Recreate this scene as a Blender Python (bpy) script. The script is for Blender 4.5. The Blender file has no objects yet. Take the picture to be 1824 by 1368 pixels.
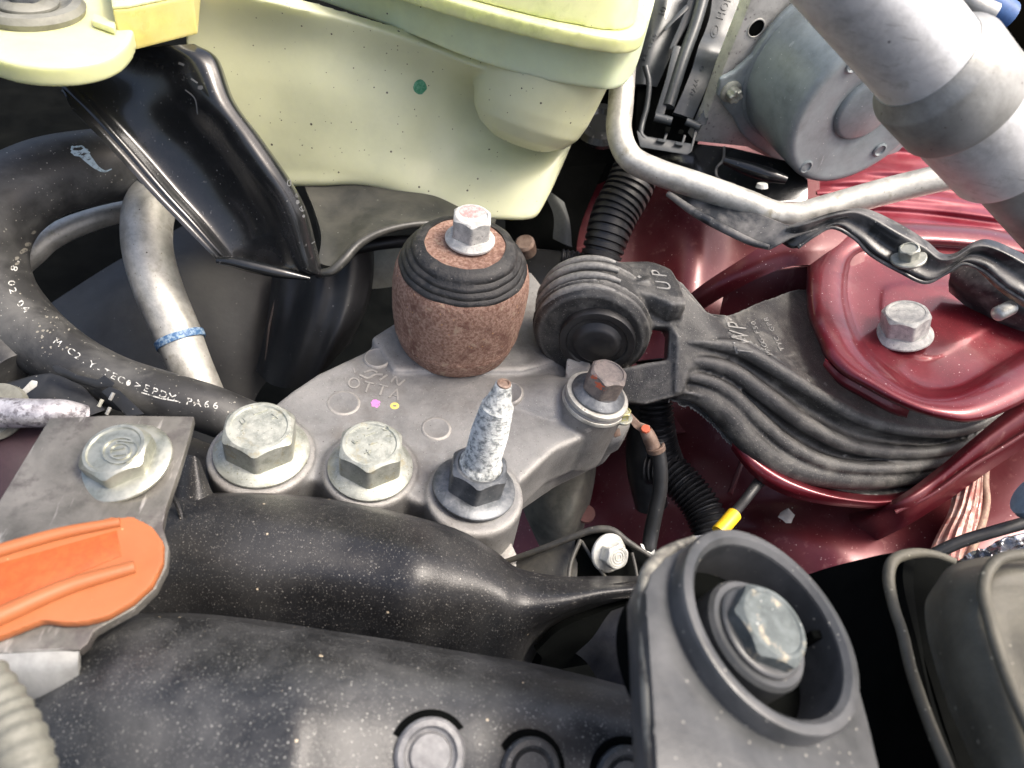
import bpy, bmesh, math, random
from mathutils import Vector, Matrix, noise
from mathutils.bvhtree import BVHTree
random.seed(7)
S = bpy.context.scene
C = S.collection
# ------------------------------------------------------------------ camera
# measuring frame: x right, y down, z forward (mm); f and the centre are those of the 1824 px photograph
F, CX, CY = 1352.0, 912.0, 684.0
UP = Vector((.151, -.699, -.699)).normalized()          # the world's up, seen from the camera
XC = (Vector((1, 0, 0)) - UP * UP.x).normalized()
YC = UP.cross(XC)
W = Matrix((XC, YC, UP))
CAM = Vector((0, 0, 1.02))
def P(px, py, d):
    return CAM + W @ Vector(((px - CX) / F * d, (py - CY) / F * d, d)) * .001
def hf(px, py):
    return Vector(((px - CX) / F, (py - CY) / F, 1)).dot(UP)
def H(px, py, h):                                        # point seen at px, py lying h mm above (below: negative) the lens
    return P(px, py, h / hf(px, py))
def D(x, y, z):                                          # direction given in the measuring frame
    return (W @ Vector((x, y, z))).normalized()
Z = Vector((0, 0, 1))
cam = bpy.data.cameras.new('camera'); co = bpy.data.objects.new('camera', cam); C.objects.link(co)
cam.sensor_width = 36; cam.lens = 36 * F / 1824; cam.clip_start = .004; cam.clip_end = 400
R = Matrix((W @ Vector((1, 0, 0)), W @ Vector((0, -1, 0)), W @ Vector((0, 0, -1)))).transposed()
co.matrix_world = Matrix.Translation(CAM) @ R.to_4x4()
cam.dof.use_dof = True; cam.dof.focus_distance = .222; cam.dof.aperture_fstop = 22
S.camera = co
# ------------------------------------------------------------------ daylight
w = bpy.data.worlds.new('World'); S.world = w; w.use_nodes = True
nt = w.node_tree; bgn = nt.nodes['Background']
sky = nt.nodes.new('ShaderNodeTexSky'); sky.sky_type = 'NISHITA'; sky.sun_disc = False
SUN_EL, SUN_AZ = 60, 98                                  # degrees; azimuth clockwise from the world's +Y
sky.sun_elevation = math.radians(SUN_EL); sky.sun_rotation = math.radians(SUN_AZ)
sky.air_density = .8; sky.dust_density = 7.0; sky.ozone_density = .3
nt.links.new(sky.outputs[0], bgn.inputs[0]); bgn.inputs[1].default_value = .15
sl = bpy.data.lights.new('sun', 'SUN'); sl.energy = 1.6; sl.angle = math.radians(16); sl.color = (1, .95, .87)
so = bpy.data.objects.new('sun', sl); C.objects.link(so)
a, e = math.radians(SUN_AZ), math.radians(SUN_EL)
sd = Vector((math.sin(a) * math.cos(e), math.cos(a) * math.cos(e), math.sin(e)))
SD = sd
so.rotation_euler = sd.to_track_quat('Z', 'Y').to_euler(); so.location = (0, 0, 3)
S.view_settings.view_transform = 'Standard'; S.view_settings.look = 'None'
S.view_settings.exposure = 1.15; S.view_settings.gamma = 1
# ------------------------------------------------------------------ materials
MATS = {}
def mat(name, col, rough=.5, metal=0, col2=None, ns=.12, nlo=.4, nhi=.65, rough2=None, bump=0, bs=1.5, bump2=0, bs2=.15,
        specks=(), coat=0, sss=0, spec=.5, streak=None, mask2=None, point=None, cr=.06, une=(.8, 1.15)):
    """col2 mixed in by noise of ns per mm; bump height in mm; specks: (cells per mm, radius, share, colour)."""
    m = bpy.data.materials.new(name); m.use_nodes = True; t = m.node_tree; N = t.nodes; L = t.links
    b = N['Principled BSDF']
    tc = N.new('ShaderNodeTexCoord'); mp = N.new('ShaderNodeMapping'); mp.inputs['Scale'].default_value = (1000,) * 3
    L.new(tc.outputs['Object'], mp.inputs[0]); V = mp.outputs[0]
    def noi(s, det=6, rg=.6, vec=None, dist=0):
        n = N.new('ShaderNodeTexNoise'); n.inputs['Scale'].default_value = s; n.inputs['Detail'].default_value = det
        n.inputs['Roughness'].default_value = rg; n.inputs['Distortion'].default_value = dist
        L.new(vec or V, n.inputs['Vector']); return n.outputs[0]
    def rng(x, lo, hi, a=0, b_=1):
        r = N.new('ShaderNodeMapRange'); L.new(x, r.inputs[0]); r.inputs[1].default_value = lo; r.inputs[2].default_value = hi
        r.inputs[3].default_value = a; r.inputs[4].default_value = b_; return r.outputs[0]
    def mix(f, a, c):
        x = N.new('ShaderNodeMix'); x.data_type = 'RGBA'
        if isinstance(f, float): x.inputs[0].default_value = f
        else: L.new(f, x.inputs[0])
        for s, i in ((a, 6), (c, 7)):
            if isinstance(s, tuple): x.inputs[i].default_value = (*s, 1)
            else: L.new(s, x.inputs[i])
        return x.outputs[2]
    c = tuple(col); rsock = None
    # a faint overall unevenness everywhere
    c = mix(rng(noi(ns * 5, 8, .7), .35, .7), tuple(x * une[0] for x in col), tuple(min(1, x * une[1]) for x in col))
    if col2:
        f = rng(noi(ns, 8, .65, dist=.3), nlo, nhi)
        c = mix(f, c, tuple(col2))
        if rough2 is not None: rsock = rng(f, 0, 1, rough, rough2)
    if mask2:                                            # a second blotch layer: (scale, lo, hi, colour)
        c = mix(rng(noi(mask2[0], 6, .7), mask2[1], mask2[2]), c, tuple(mask2[3]))
    if streak:                                           # scratches: (scale xyz, lo, hi, colour)
        m2 = N.new('ShaderNodeMapping'); m2.inputs['Scale'].default_value = tuple(1000 * s for s in streak[0])
        m2.inputs['Rotation'].default_value = streak[4] if len(streak) > 4 else (.4, .3, .6)
        L.new(tc.outputs['Object'], m2.inputs[0])
        c = mix(rng(noi(1, 4, .6, m2.outputs[0]), streak[1], streak[2]), c, tuple(streak[3]))
    if point:                                            # convex edges paler: dust and wear, with edge highlights put into the colour
        ge = N.new('ShaderNodeNewGeometry'); pw = rng(ge.outputs['Pointiness'], point[0], point[1])
        mm = N.new('ShaderNodeMath'); mm.operation = 'MULTIPLY'; L.new(pw, mm.inputs[0]); L.new(rng(noi(.6, 5, .7), .3, .6, .35, 1), mm.inputs[1])
        c = mix(mm.outputs[0], c, tuple(point[2]))
    for sc, rad, share, sc_col in specks:
        v = N.new('ShaderNodeTexVoronoi'); v.inputs['Scale'].default_value = sc; L.new(V, v.inputs['Vector'])
        near = N.new('ShaderNodeMath'); near.operation = 'LESS_THAN'; L.new(v.outputs['Distance'], near.inputs[0])
        sep = N.new('ShaderNodeSeparateColor'); L.new(v.outputs['Color'], sep.inputs[0])
        L.new(rng(sep.outputs[1], 0, 1, rad * .3, rad), near.inputs[1])
        pick = N.new('ShaderNodeMath'); pick.operation = 'LESS_THAN'; L.new(sep.outputs[0], pick.inputs[0]); pick.inputs[1].default_value = share
        mu = N.new('ShaderNodeMath'); mu.operation = 'MULTIPLY'; L.new(near.outputs[0], mu.inputs[0]); L.new(pick.outputs[0], mu.inputs[1])
        c = mix(mu.outputs[0], c, tuple(sc_col))
    if isinstance(c, tuple): b.inputs['Base Color'].default_value = (*c, 1)
    else: L.new(c, b.inputs['Base Color'])
    if rsock is None: rsock = rng(noi(ns * 3, 6, .6), .3, .7, max(.03, rough - .07), min(1, rough + .1))
    L.new(rsock, b.inputs['Roughness'])
    b.inputs['Metallic'].default_value = metal; b.inputs['Specular IOR Level'].default_value = spec
    b.inputs['Coat Weight'].default_value = coat; b.inputs['Coat Roughness'].default_value = cr
    if sss:
        b.inputs['Subsurface Weight'].default_value = sss; b.inputs['Subsurface Radius'].default_value = (1, 1, .6)
        b.inputs['Subsurface Scale'].default_value = .006
    prev = None
    for amt, sc, det in ((bump, bs, 5), (bump2, bs2, 3)):
        if amt:
            bn = N.new('ShaderNodeBump'); bn.inputs['Strength'].default_value = 1; bn.inputs['Distance'].default_value = amt * .001
            L.new(noi(sc, det, .65), bn.inputs['Height'])
            if prev: L.new(prev, bn.inputs['Normal'])
            prev = bn.outputs[0]
    if prev: L.new(prev, b.inputs['Normal'])
    MATS[name] = m
    return m
# ------------------------------------------------------------------ objects
THINGS = []
def setp(o, label, cat, group=None):
    o['label'] = label; o['category'] = cat
    if group: o['group'] = group
    return o
def thing(name, label, cat, loc, group=None):
    o = bpy.data.objects.new(name, None); C.objects.link(o); o.location = loc; o.empty_display_size = .005
    setp(o, label, cat, group); return o
def ob(name, bm, m, parent=None, sharp=35, label=None, smooth=True):
    """links a bmesh given in world coordinates as one object with its origin at its base."""
    if not bm.verts: print('EMPTY', name); return None
    bmesh.ops.recalc_face_normals(bm, faces=bm.faces)
    me = bpy.data.meshes.new(name)
    xs = [v.co for v in bm.verts]
    lo = Vector([min(v[i] for v in xs) for i in range(3)]); hi = Vector([max(v[i] for v in xs) for i in range(3)])
    org = Vector(((lo.x + hi.x) / 2, (lo.y + hi.y) / 2, lo.z))
    bmesh.ops.translate(bm, verts=bm.verts, vec=-org)
    bm.to_mesh(me); bm.free()
    if smooth:
        me.polygons.foreach_set('use_smooth', [True] * len(me.polygons))
        me.set_sharp_from_angle(angle=math.radians(sharp))
    me.materials.append(m)
    o = bpy.data.objects.new(name, me); C.objects.link(o)
    if parent:
        par = Vector(wloc(parent)); o.parent = parent; o.location = org - par; WL[o.name] = org.copy()
    else:
        o.location = org; WL[o.name] = org.copy()
    if label: o['label'] = label
    return o
WL = {}
def wloc(o):
    return WL[o.name] if o.name in WL else o.location
def top(name, bm, m, label, cat, group=None, **k):
    o = ob(name, bm, m, None, **k); setp(o, label, cat, group); return o
def bvh(*objs):
    vs, fs = [], []
    for o in objs:
        n = len(vs); off = wloc(o)
        vs += [v.co + off for v in o.data.vertices]; fs += [[i + n for i in p.vertices] for p in o.data.polygons]
    return BVHTree.FromPolygons(vs, fs)
def hit(tree, px, py):
    d = (P(px, py, 100) - CAM).normalized()
    r = tree.ray_cast(CAM, d)
    return (r[0], r[1] if r[1].dot(d) < 0 else -r[1]) if r[0] else (None, None)
# ------------------------------------------------------------------ shapes
def cr(p, t):
    n = len(p); i = min(int(t), n - 2); u = t - i
    a, b, c, d = p[max(i - 1, 0)], p[i], p[i + 1], p[min(i + 2, n - 1)]
    if i == 0: a = b * 2 - c
    if i == n - 2: d = c * 2 - b
    return .5 * ((2 * b) + (c - a) * u + (2 * a - 5 * b + 4 * c - d) * u * u + (3 * b - a - 3 * c + d) * u ** 3)
def curve(pts, n):
    return [cr(pts, (len(pts) - 1) * i / (n - 1)) for i in range(n)]
def pts3(l): return [Vector(p) if isinstance(p, Vector) else P(*p) for p in l]
def sheet(rows, nu=40, nv=40, thick=1.5, disp=None, closed=False):
    """a smooth surface through a grid of (px, py, depth), given thickness away from the lens."""
    g = [curve(pts3(r), nu) for r in rows]
    cols = list(zip(*g)); cols = [curve(list(c), nv) for c in cols]
    G = [[cols[j][i] for j in range(nu)] for i in range(nv)]
    if disp:
        for i in range(nv):
            for j in range(nu):
                v = G[i][j]; dv = disp(j / (nu - 1), i / (nv - 1)); G[i][j] = v + (v - CAM).normalized() * dv * .001
    bm = bmesh.new()
    A = [[bm.verts.new(v) for v in r] for r in G]
    nrm = [[None] * nu for _ in range(nv)]
    for i in range(nv):
        for j in range(nu):
            du = G[i][min(j + 1, nu - 1)] - G[i][max(j - 1, 0)]; dv = G[min(i + 1, nv - 1)][j] - G[max(i - 1, 0)][j]
            n = du.cross(dv)
            n = n.normalized() if n.length > 1e-12 else (G[i][j] - CAM).normalized()
            nrm[i][j] = n
    s = sum(n.dot((G[i][j] - CAM).normalized()) for i, r in enumerate(nrm) for j, n in enumerate(r))
    sg = 1 if s > 0 else -1
    B = [[bm.verts.new(G[i][j] + nrm[i][j] * sg * thick * .001) for j in range(nu)] for i in range(nv)]
    for i in range(nv - 1):
        for j in range(nu - 1):
            bm.faces.new((A[i][j], A[i + 1][j], A[i + 1][j + 1], A[i][j + 1]))
            bm.faces.new((B[i][j], B[i][j + 1], B[i + 1][j + 1], B[i + 1][j]))
    for i in range(nv - 1):
        bm.faces.new((A[i][0], B[i][0], B[i + 1][0], A[i + 1][0])); bm.faces.new((A[i][-1], A[i + 1][-1], B[i + 1][-1], B[i][-1]))
    for j in range(nu - 1):
        bm.faces.new((A[0][j], A[0][j + 1], B[0][j + 1], B[0][j])); bm.faces.new((A[-1][j], B[-1][j], B[-1][j + 1], A[-1][j + 1]))
    return bm
def frame(ax):
    ax = ax.normalized(); r = Vector((1, 0, 0)) if abs(ax.x) < .9 else Vector((0, 1, 0))
    u = (r - ax * r.dot(ax)).normalized(); return u, ax.cross(u), ax
def tube(pts, rad, n=None, seg=20, rfun=None, flat=1, flatdir=None, spline=True):
    """pts (px,py,d) or Vectors, rad in mm (number or one per point)."""
    p = pts3(pts); rr = rad if isinstance(rad, (list, tuple)) else [rad] * len(p)
    n = n or max(8, len(p) * 8)
    if spline:
        q = curve(p, n); r = curve([Vector((x, 0, 0)) for x in rr], n); r = [x.x for x in r]
    else: q, r = p, rr; n = len(p)
    bm = bmesh.new(); rings = []
    t0 = (q[1] - q[0]).normalized(); u, v, _ = frame(t0)
    if flatdir is not None: u = (flatdir - t0 * flatdir.dot(t0)).normalized(); v = t0.cross(u)
    L = 0
    for i in range(n):
        t = (q[min(i + 1, n - 1)] - q[max(i - 1, 0)]).normalized()
        u = (u - t * u.dot(t)).normalized(); v = t.cross(u)
        if i: L += (q[i] - q[i - 1]).length * 1000
        ri = r[i] * (rfun(L, i / (n - 1)) if rfun else 1) * .001
        rings.append([bm.verts.new(q[i] + (u * math.cos(2 * math.pi * k / seg) * flat + v * math.sin(2 * math.pi * k / seg)) * ri) for k in range(seg)])
    for i in range(n - 1):
        for k in range(seg):
            bm.faces.new((rings[i][k], rings[i][(k + 1) % seg], rings[i + 1][(k + 1) % seg], rings[i + 1][k]))
    bm.faces.new(rings[0][::-1]); bm.faces.new(rings[-1])
    return bm
def lathe(base, ax, prof, seg=64, wob=None):
    """prof: (radius, height along ax) in mm; radius 0 closes the end."""
    u, v, ax = frame(ax); bm = bmesh.new(); rings = []
    for r, t in prof:
        c = base + ax * t * .001
        if r <= 1e-6: rings.append([bm.verts.new(c)])
        else:
            rings.append([bm.verts.new(c + (u * math.cos(2 * math.pi * k / seg) + v * math.sin(2 * math.pi * k / seg)) *
                          (r + (wob(k / seg, t) if wob else 0)) * .001) for k in range(seg)])
    for a_, b_ in zip(rings, rings[1:]):
        for k in range(seg):
            k2 = (k + 1) % seg
            if len(a_) == 1 and len(b_) == 1: break
            if len(a_) == 1: bm.faces.new((a_[0], b_[k2], b_[k]))
            elif len(b_) == 1: bm.faces.new((a_[k], a_[k2], b_[0]))
            else: bm.faces.new((a_[k], a_[k2], b_[k2], b_[k]))
    if len(rings[0]) > 1: bm.faces.new(rings[0][::-1])
    if len(rings[-1]) > 1: bm.faces.new(rings[-1])
    return bm
def ring(base, ax, ri, ro, t0, t1, seg=72, bev=.5):
    """a hollow collar with rounded edges."""
    pr = [(ri, t0), (ro - bev, t0), (ro, t0 + bev), (ro, t1 - bev), (ro - bev * .4, t1 - bev * .2), (ro - bev, t1), (ri + bev, t1), (ri, t1 - bev)]
    u, v, ax = frame(ax); bm = bmesh.new()
    R_ = [[bm.verts.new(base + ax * t * .001 + (u * math.cos(2 * math.pi * k / seg) + v * math.sin(2 * math.pi * k / seg)) * r * .001) for k in range(seg)] for r, t in pr]
    for i in range(len(pr)):
        a_, b_ = R_[i], R_[(i + 1) % len(pr)]
        for k in range(seg): bm.faces.new((a_[k], a_[(k + 1) % seg], b_[(k + 1) % seg], b_[k]))
    return bm
def prism(pts, vec, bev=0, top_pts=None):
    """polygon of Vectors or (px,py,d) extruded along vec (world, mm) or to top_pts."""
    p = pts3(pts); q = pts3(top_pts) if top_pts else [x + vec * .001 for x in p]
    bm = bmesh.new(); a_ = [bm.verts.new(x) for x in p]; b_ = [bm.verts.new(x) for x in q]; n = len(p)
    bm.faces.new(a_); bm.faces.new(b_[::-1])
    for i in range(n): bm.faces.new((a_[i], b_[i], b_[(i + 1) % n], a_[(i + 1) % n]))
    bmesh.ops.recalc_face_normals(bm, faces=bm.faces)
    if bev: bmesh.ops.bevel(bm, geom=list(bm.edges), offset=bev * .001, segments=2, profile=.6, affect='EDGES', clamp_overlap=True)
    bmesh.ops.triangulate(bm, faces=[f for f in bm.faces if len(f.verts) > 4])
    return bm
def plateH(poly, h, t, bev=.3, smooth=0):
    """flat plate: px polygon at height h, thickness t downwards."""
    p = [H(x, y, h) for x, y in poly]
    if smooth: p = closedc(p, smooth)
    return prism(p, Z * -t, bev)
def closedc(p, k):
    n = len(p); out = []
    for i in range(n):
        q = [p[(i - 1) % n], p[i], p[(i + 1) % n], p[(i + 2) % n]]
        for j in range(k):
            u = j / k; a_, b_, c_, d_ = q
            out.append(.5 * ((2 * b_) + (c_ - a_) * u + (2 * a_ - 5 * b_ + 4 * c_ - d_) * u * u + (3 * b_ - a_ - 3 * c_ + d_) * u ** 3))
    return out
def face(poly, thick, bev=.3, smooth=0):
    """px polygon with depths, thickness away from the lens."""
    p = pts3(poly)
    if smooth: p = closedc(p, smooth)
    c = sum(p, Vector()) / len(p); 
    return prism(p, (c - CAM).normalized() * thick, bev)
def join(*bms):
    out = bmesh.new()
    for b in bms:
        me = bpy.data.meshes.new('t'); bmesh.ops.triangulate(b, faces=[f for f in b.faces if len(f.verts) > 4]); b.to_mesh(me); out.from_mesh(me); bpy.data.meshes.remove(me); b.free()
    return out
def fuse(bms, voxel=.6, sm=6):
    """unites solids into one cast body with soft fillets."""
    for b in bms: bmesh.ops.recalc_face_normals(b, faces=b.faces)
    b = join(*bms); me = bpy.data.meshes.new('t'); b.to_mesh(me); b.free()
    o = bpy.data.objects.new('t', me); C.objects.link(o)
    m = o.modifiers.new('r', 'REMESH'); m.mode = 'VOXEL'; m.voxel_size = voxel * .001
    s = o.modifiers.new('s', 'SMOOTH'); s.factor = .5; s.iterations = sm
    dg = bpy.context.evaluated_depsgraph_get(); ev = o.evaluated_get(dg); m2 = ev.to_mesh()
    out = bmesh.new(); out.from_mesh(m2); ev.to_mesh_clear(); bpy.data.objects.remove(o); bpy.data.meshes.remove(me)
    return out
def cut(bm, cutter):
    a_, b_ = bpy.data.meshes.new('t'), bpy.data.meshes.new('t')
    for x, m_ in ((bm, a_), (cutter, b_)): bmesh.ops.recalc_face_normals(x, faces=x.faces); x.to_mesh(m_); x.free()
    o, p = bpy.data.objects.new('t', a_), bpy.data.objects.new('t', b_); C.objects.link(o); C.objects.link(p)
    m = o.modifiers.new('b', 'BOOLEAN'); m.operation = 'DIFFERENCE'; m.object = p; m.solver = 'EXACT'
    ev = o.evaluated_get(bpy.context.evaluated_depsgraph_get()); m2 = ev.to_mesh(); out = bmesh.new(); out.from_mesh(m2); ev.to_mesh_clear()
    bpy.data.objects.remove(o); bpy.data.objects.remove(p); return out
def hexhead(base, ax, Rf, hf_, Rh, hh, rot=0, dish=.35, washer=None):
    """flange cone (bm) and chamfered hexagon with a dished top (bm)."""
    fl = lathe(base, ax, [(0, 0), (Rf - .2, 0), (Rf, .25), (Rf, .8), (Rf - .3, 1.1), (Rh * .98, hf_), (0, hf_)], 64)
    u, v, ax = frame(ax); ap = Rh * math.cos(math.pi / 6); n = 96; bm = bmesh.new()
    def rh(th):
        k = (th % (math.pi / 3)) - math.pi / 6
        return ap / math.cos(k)
    rings = []
    for kind in range(8):
        rg = []
        for i in range(n):
            th = 2 * math.pi * i / n; r0 = min(rh(th), Rh * .97)
            zt = hh - max(0, (r0 - ap * .93)) * .85
            if kind == 0: r, z = r0, hf_ - .5
            elif kind == 1: r, z = r0, zt
            elif kind == 2: r, z = ap * .94, hh
            elif kind == 3: r, z = ap * .84, hh + .05
            elif kind == 4: r, z = ap * .80, hh - dish
            elif kind == 5: r, z = ap * .45, hh - dish * .9
            elif kind == 6: r, z = ap * .2, hh - dish * .85
            else: r, z = ap * .02, hh - dish * .85
            th2 = th + rot
            rg.append(bm.verts.new(base + (u * math.cos(th2) + v * math.sin(th2)) * r * .001 + ax * z * .001))
        rings.append(rg)
    for a_, b_ in zip(rings, rings[1:]):
        for k in range(n): bm.faces.new((a_[k], a_[(k + 1) % n], b_[(k + 1) % n], b_[k]))
    bm.faces.new(rings[0][::-1]); bm.faces.new(rings[-1])
    return fl, bm
def glyphs(txt, size=1.0):
    cu = bpy.data.curves.new('t', 'FONT'); cu.body = txt; cu.size = size; cu.resolution_u = 3
    cu.align_x = 'CENTER'; cu.align_y = 'CENTER'
    o = bpy.data.objects.new('t', cu); C.objects.link(o); dg = bpy.context.evaluated_depsgraph_get()
    me = o.evaluated_get(dg).to_mesh(); vs = [v.co.copy() for v in me.vertices]; fs = [list(p.vertices) for p in me.polygons]
    o.evaluated_get(dg).to_mesh_clear(); bpy.data.objects.remove(o); bpy.data.curves.remove(cu)
    return vs, fs
def stamp(tree, polys, e=.15, maxd=None):
    """polys: [(verts2d px, faces)] dropped on the surface of tree, raised e mm: print or relief with real edges."""
    bm = bmesh.new()
    for vs, fs in polys:
        hs = [hit(tree, x, y) for x, y in vs]
        if any(h[0] is None for h in hs): continue
        nn = sum((h[1] for h in hs), Vector()).normalized()
        lo = [bm.verts.new(h[0] - nn * .00012) for h in hs]; up = [bm.verts.new(h[0] + nn * e * .001) for h in hs]
        cnt = {}
        for f in fs:
            try: bm.faces.new([up[i] for i in f])
            except ValueError: continue
            for k in range(len(f)):
                ed = (f[k], f[(k + 1) % len(f)]); cnt[ed] = 1
        for (i, j) in cnt:
            if (j, i) not in cnt:
                try: bm.faces.new((up[i], lo[i], lo[j], up[j]))
                except ValueError: pass
    return bm
def text_px(txt, path, size, sq=1.0, rot=0, gap=.72, tilt=None, sx=1):
    """letters set one after another along a px polyline; sq squashes their height; returns polys for stamp."""
    pv = [Vector((x, y, 0)) for x, y in path]; q = curve(pv, 80) if len(pv) > 1 else pv
    out = []; L = [0]
    for a_, b_ in zip(q, q[1:]): L.append(L[-1] + (b_ - a_).length)
    tot = L[-1]
    for i, ch in enumerate(txt):
        if ch == ' ': continue
        s = tot * (i + .5) / len(txt)
        k = max(j for j in range(len(L)) if L[j] <= s); k = min(k, len(q) - 2)
        p = q[k].lerp(q[k + 1], (s - L[k]) / max(1e-6, L[k + 1] - L[k])); t = (q[min(k + 3, len(q) - 1)] - q[max(0, k - 3)]).normalized()
        ang = math.atan2(t.y, t.x) + rot; ux = Vector((math.cos(ang), math.sin(ang))); uy = Vector((math.sin(ang), -math.cos(ang)))
        if tilt: uy = Vector(tilt).normalized()
        vs, fs = glyphs(ch, size)
        out.append(([(p.x + ux.x * v.x * sx + uy.x * v.y * sq, p.y + ux.y * v.x * sx + uy.y * v.y * sq) for v in vs], fs))
    return out
def blob_px(cx, cy, rx, ry, rot=0, n=14, rough=.15, seed=0):
    rd = random.Random(seed); vs = [(cx, cy)]
    for i in range(n):
        a_ = 2 * math.pi * i / n; k = 1 + rd.uniform(-rough, rough); x, y = rx * k * math.cos(a_), ry * k * math.sin(a_)
        vs.append((cx + x * math.cos(rot) - y * math.sin(rot), cy + x * math.sin(rot) + y * math.cos(rot)))
    return (vs, [[0, 1 + i, 1 + (i + 1) % n] for i in range(n)])
def ring_px(cx, cy, rx, ry, wd, rot=0, n=28):
    vs = []
    for k in (1, 0):
        for i in range(n):
            a_ = 2 * math.pi * i / n; x, y = (rx - wd * k) * math.cos(a_), (ry - wd * k) * math.sin(a_)
            vs.append((cx + x * math.cos(rot) - y * math.sin(rot), cy + x * math.sin(rot) + y * math.cos(rot)))
    return (vs, [[i, (i + 1) % n, n + (i + 1) % n, n + i] for i in range(n)])
def stroke_px(path, wd):
    """a painted or scratched stroke as a px ribbon; wd number or per-point list."""
    pv = [Vector((x, y, 0)) for x, y in path]; m = len(pv) * 5; q = curve(pv, m); ws = wd if isinstance(wd, (list, tuple)) else [wd] * len(pv)
    ww = [c.x for c in curve([Vector((x, 0, 0)) for x in ws], m)]; vs = []
    for i in range(m):
        t = (q[min(i + 1, m - 1)] - q[max(0, i - 1)]).normalized(); nx, ny = -t.y, t.x
        vs += [(q[i].x + nx * ww[i] / 2, q[i].y + ny * ww[i] / 2), (q[i].x - nx * ww[i] / 2, q[i].y - ny * ww[i] / 2)]
    return (vs, [[2 * i, 2 * i + 1, 2 * i + 3, 2 * i + 2] for i in range(m - 1)])
def toward(px, py, dx, dy, c):
    """unit axis at pixel px,py whose disc is seen with minor/major = c and which leans to (dx,dy) in the image."""
    ray = (P(px, py, 100) - CAM).normalized(); s = (P(px + dx, py + dy, 100) - P(px, py, 100))
    s = (s - ray * s.dot(ray)).normalized()
    return (-ray * c + s * math.sqrt(1 - c * c)).normalized()
# ------------------------------------------------------------------ the materials of the bay
DUST = (.30, .28, .24)
castm = mat('cast_aluminium', (.205, .205, .203), .5, .45, (.27, .268, .262), .06, .38, .62, .62, bump=.12, bs=1.3, bump2=.10, bs2=3.5, point=(.50, .54, (.36, .345, .32)), specks=[(1.1, .22, .10, (.09, .085, .08)), (2.2, .25, .15, (.42, .41, .39)), (3, .3, .2, (.13, .125, .12))], mask2=(.035, .5, .68, (.16, .15, .14)))
castd = mat('cast_aluminium_dull', (.10, .10, .085), .6, .3, (.19, .18, .15), .08, .4, .6, bump=.12, bs=1)
zinc = mat('zinc_plate', (.33, .345, .30), .42, .55, (.45, .46, .41), .3, .4, .62, .6, bump=.07, bs=1.5, specks=[(1.6, .3, .12, (.24, .24, .17)), (3, .3, .12, (.7, .7, .62))], mask2=(.22, .56, .68, (.36, .33, .23)))
zincw = mat('zinc_white_corroded', (.42, .42, .40), .6, .3, (.62, .61, .57), .5, .4, .62, .8, bump=.16, bs=1.3, specks=[(1.6, .35, .14, (.28, .27, .24))])
zincb = mat('zinc_blue_grey', (.25, .28, .29), .4, .55, (.42, .45, .46), .3, .4, .62, .6, bump=.08, bs=1.6)
steeld = mat('dark_phosphate_steel', (.11, .12, .13), .38, .6, (.21, .22, .23), .3, .45, .7, .55, bump=.05, bs=2, specks=[(1.5, .25, .1, (.33, .34, .34))])
studm = mat('corroded_stud_zinc', (.20, .22, .22), .5, .4, (.66, .68, .66), .7, .40, .56, .8, bump=.22, bs=1.6, bump2=.1, bs2=4)
rust = mat('rusted_cast_iron', (.20, .105, .075), .8, 0, (.36, .235, .18), 1.1, .40, .60, bump=.34, bs=1.6, bump2=.22, bs2=4, spec=.35, mask2=(.12, .54, .66, (.15, .075, .055)), streak=((.35, .35, .35), .60, .68, (.36, .26, .19)), specks=[(1.3, .35, .06, (.42, .24, .12))])
rubber = mat('weathered_rubber', (.016, .016, .016), .45, 0, (.055, .052, .048), .3, .48, .7, .7, bump=.2, bs=1.4, specks=[(1.3, .25, .08, (.22, .2, .18))])
rubsoft = mat('smooth_black_rubber', (.012, .012, .013), .42, 0, (.028, .028, .028), .1, .5, .7, .6, bump=.03, bs=1)
hosem = mat('hose_rubber', (.028, .028, .028), .46, 0, (.10, .10, .095), .05, .45, .72, .68, bump=.05, bs=1.6, specks=[(.9, .28, .10, (.24, .23, .2)), (2.2, .3, .06, (.3, .29, .26))])
rodm = mat('torque_rod_plastic', (.022, .022, .022), .42, 0, (.125, .12, .108), .13, .46, .74, .66, bump=.14, bs=1.6, bump2=.08, bs2=5, point=(.505, .56, (.26, .255, .24)), specks=[(1.6, .3, .14, (.20, .19, .17)), (3, .34, .2, (.2, .19, .17))])
cover = mat('dusty_black_plastic', (.014, .014, .015), .30, 0, (.046, .045, .043), .035, .42, .72, .44, bump=.07, bs=1.8, bump2=.04, bs2=5, specks=[(.8, .12, .3, (.36, .34, .30)), (1.7, .22, .4, (.25, .24, .22)), (3.4, .32, .4, (.18, .17, .155)), (.28, .09, .25, (.6, .5, .35))])
coverf = mat('dusty_black_plastic_front', (.019, .020, .021), .31, 0, (.072, .073, .073), .06, .40, .68, .46, bump=.10, bs=1.4, bump2=.04, bs2=5, specks=[(.7, .13, .35, (.36, .35, .32)), (1.5, .25, .45, (.24, .24, .22)), (3.0, .34, .4, (.17, .17, .16)), (.26, .1, .3, (.6, .5, .35))])
blk = mat('gloss_black_paint', (.010, .011, .012), .22, 0, (.024, .024, .026), .06, .5, .75, .36, bump=.03, bs=.5, specks=[(1.2, .2, .05, (.2, .2, .2))], coat=.25, streak=((.9, .05, .9), .66, .70, (.06, .06, .06)))
blkp = mat('satin_black_plastic', (.020, .021, .022), .4, 0, (.045, .045, .045), .08, .5, .75, .55, bump=.04, bs=1.2, specks=[(1.1, .24, .07, (.22, .21, .19))])
railm = mat('dusty_black_steel', (.022, .024, .026), .28, 0, (.15, .145, .14), .08, .44, .62, .6, bump=.05, bs=1, specks=[(1.4, .3, .08, (.28, .27, .25))])
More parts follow.
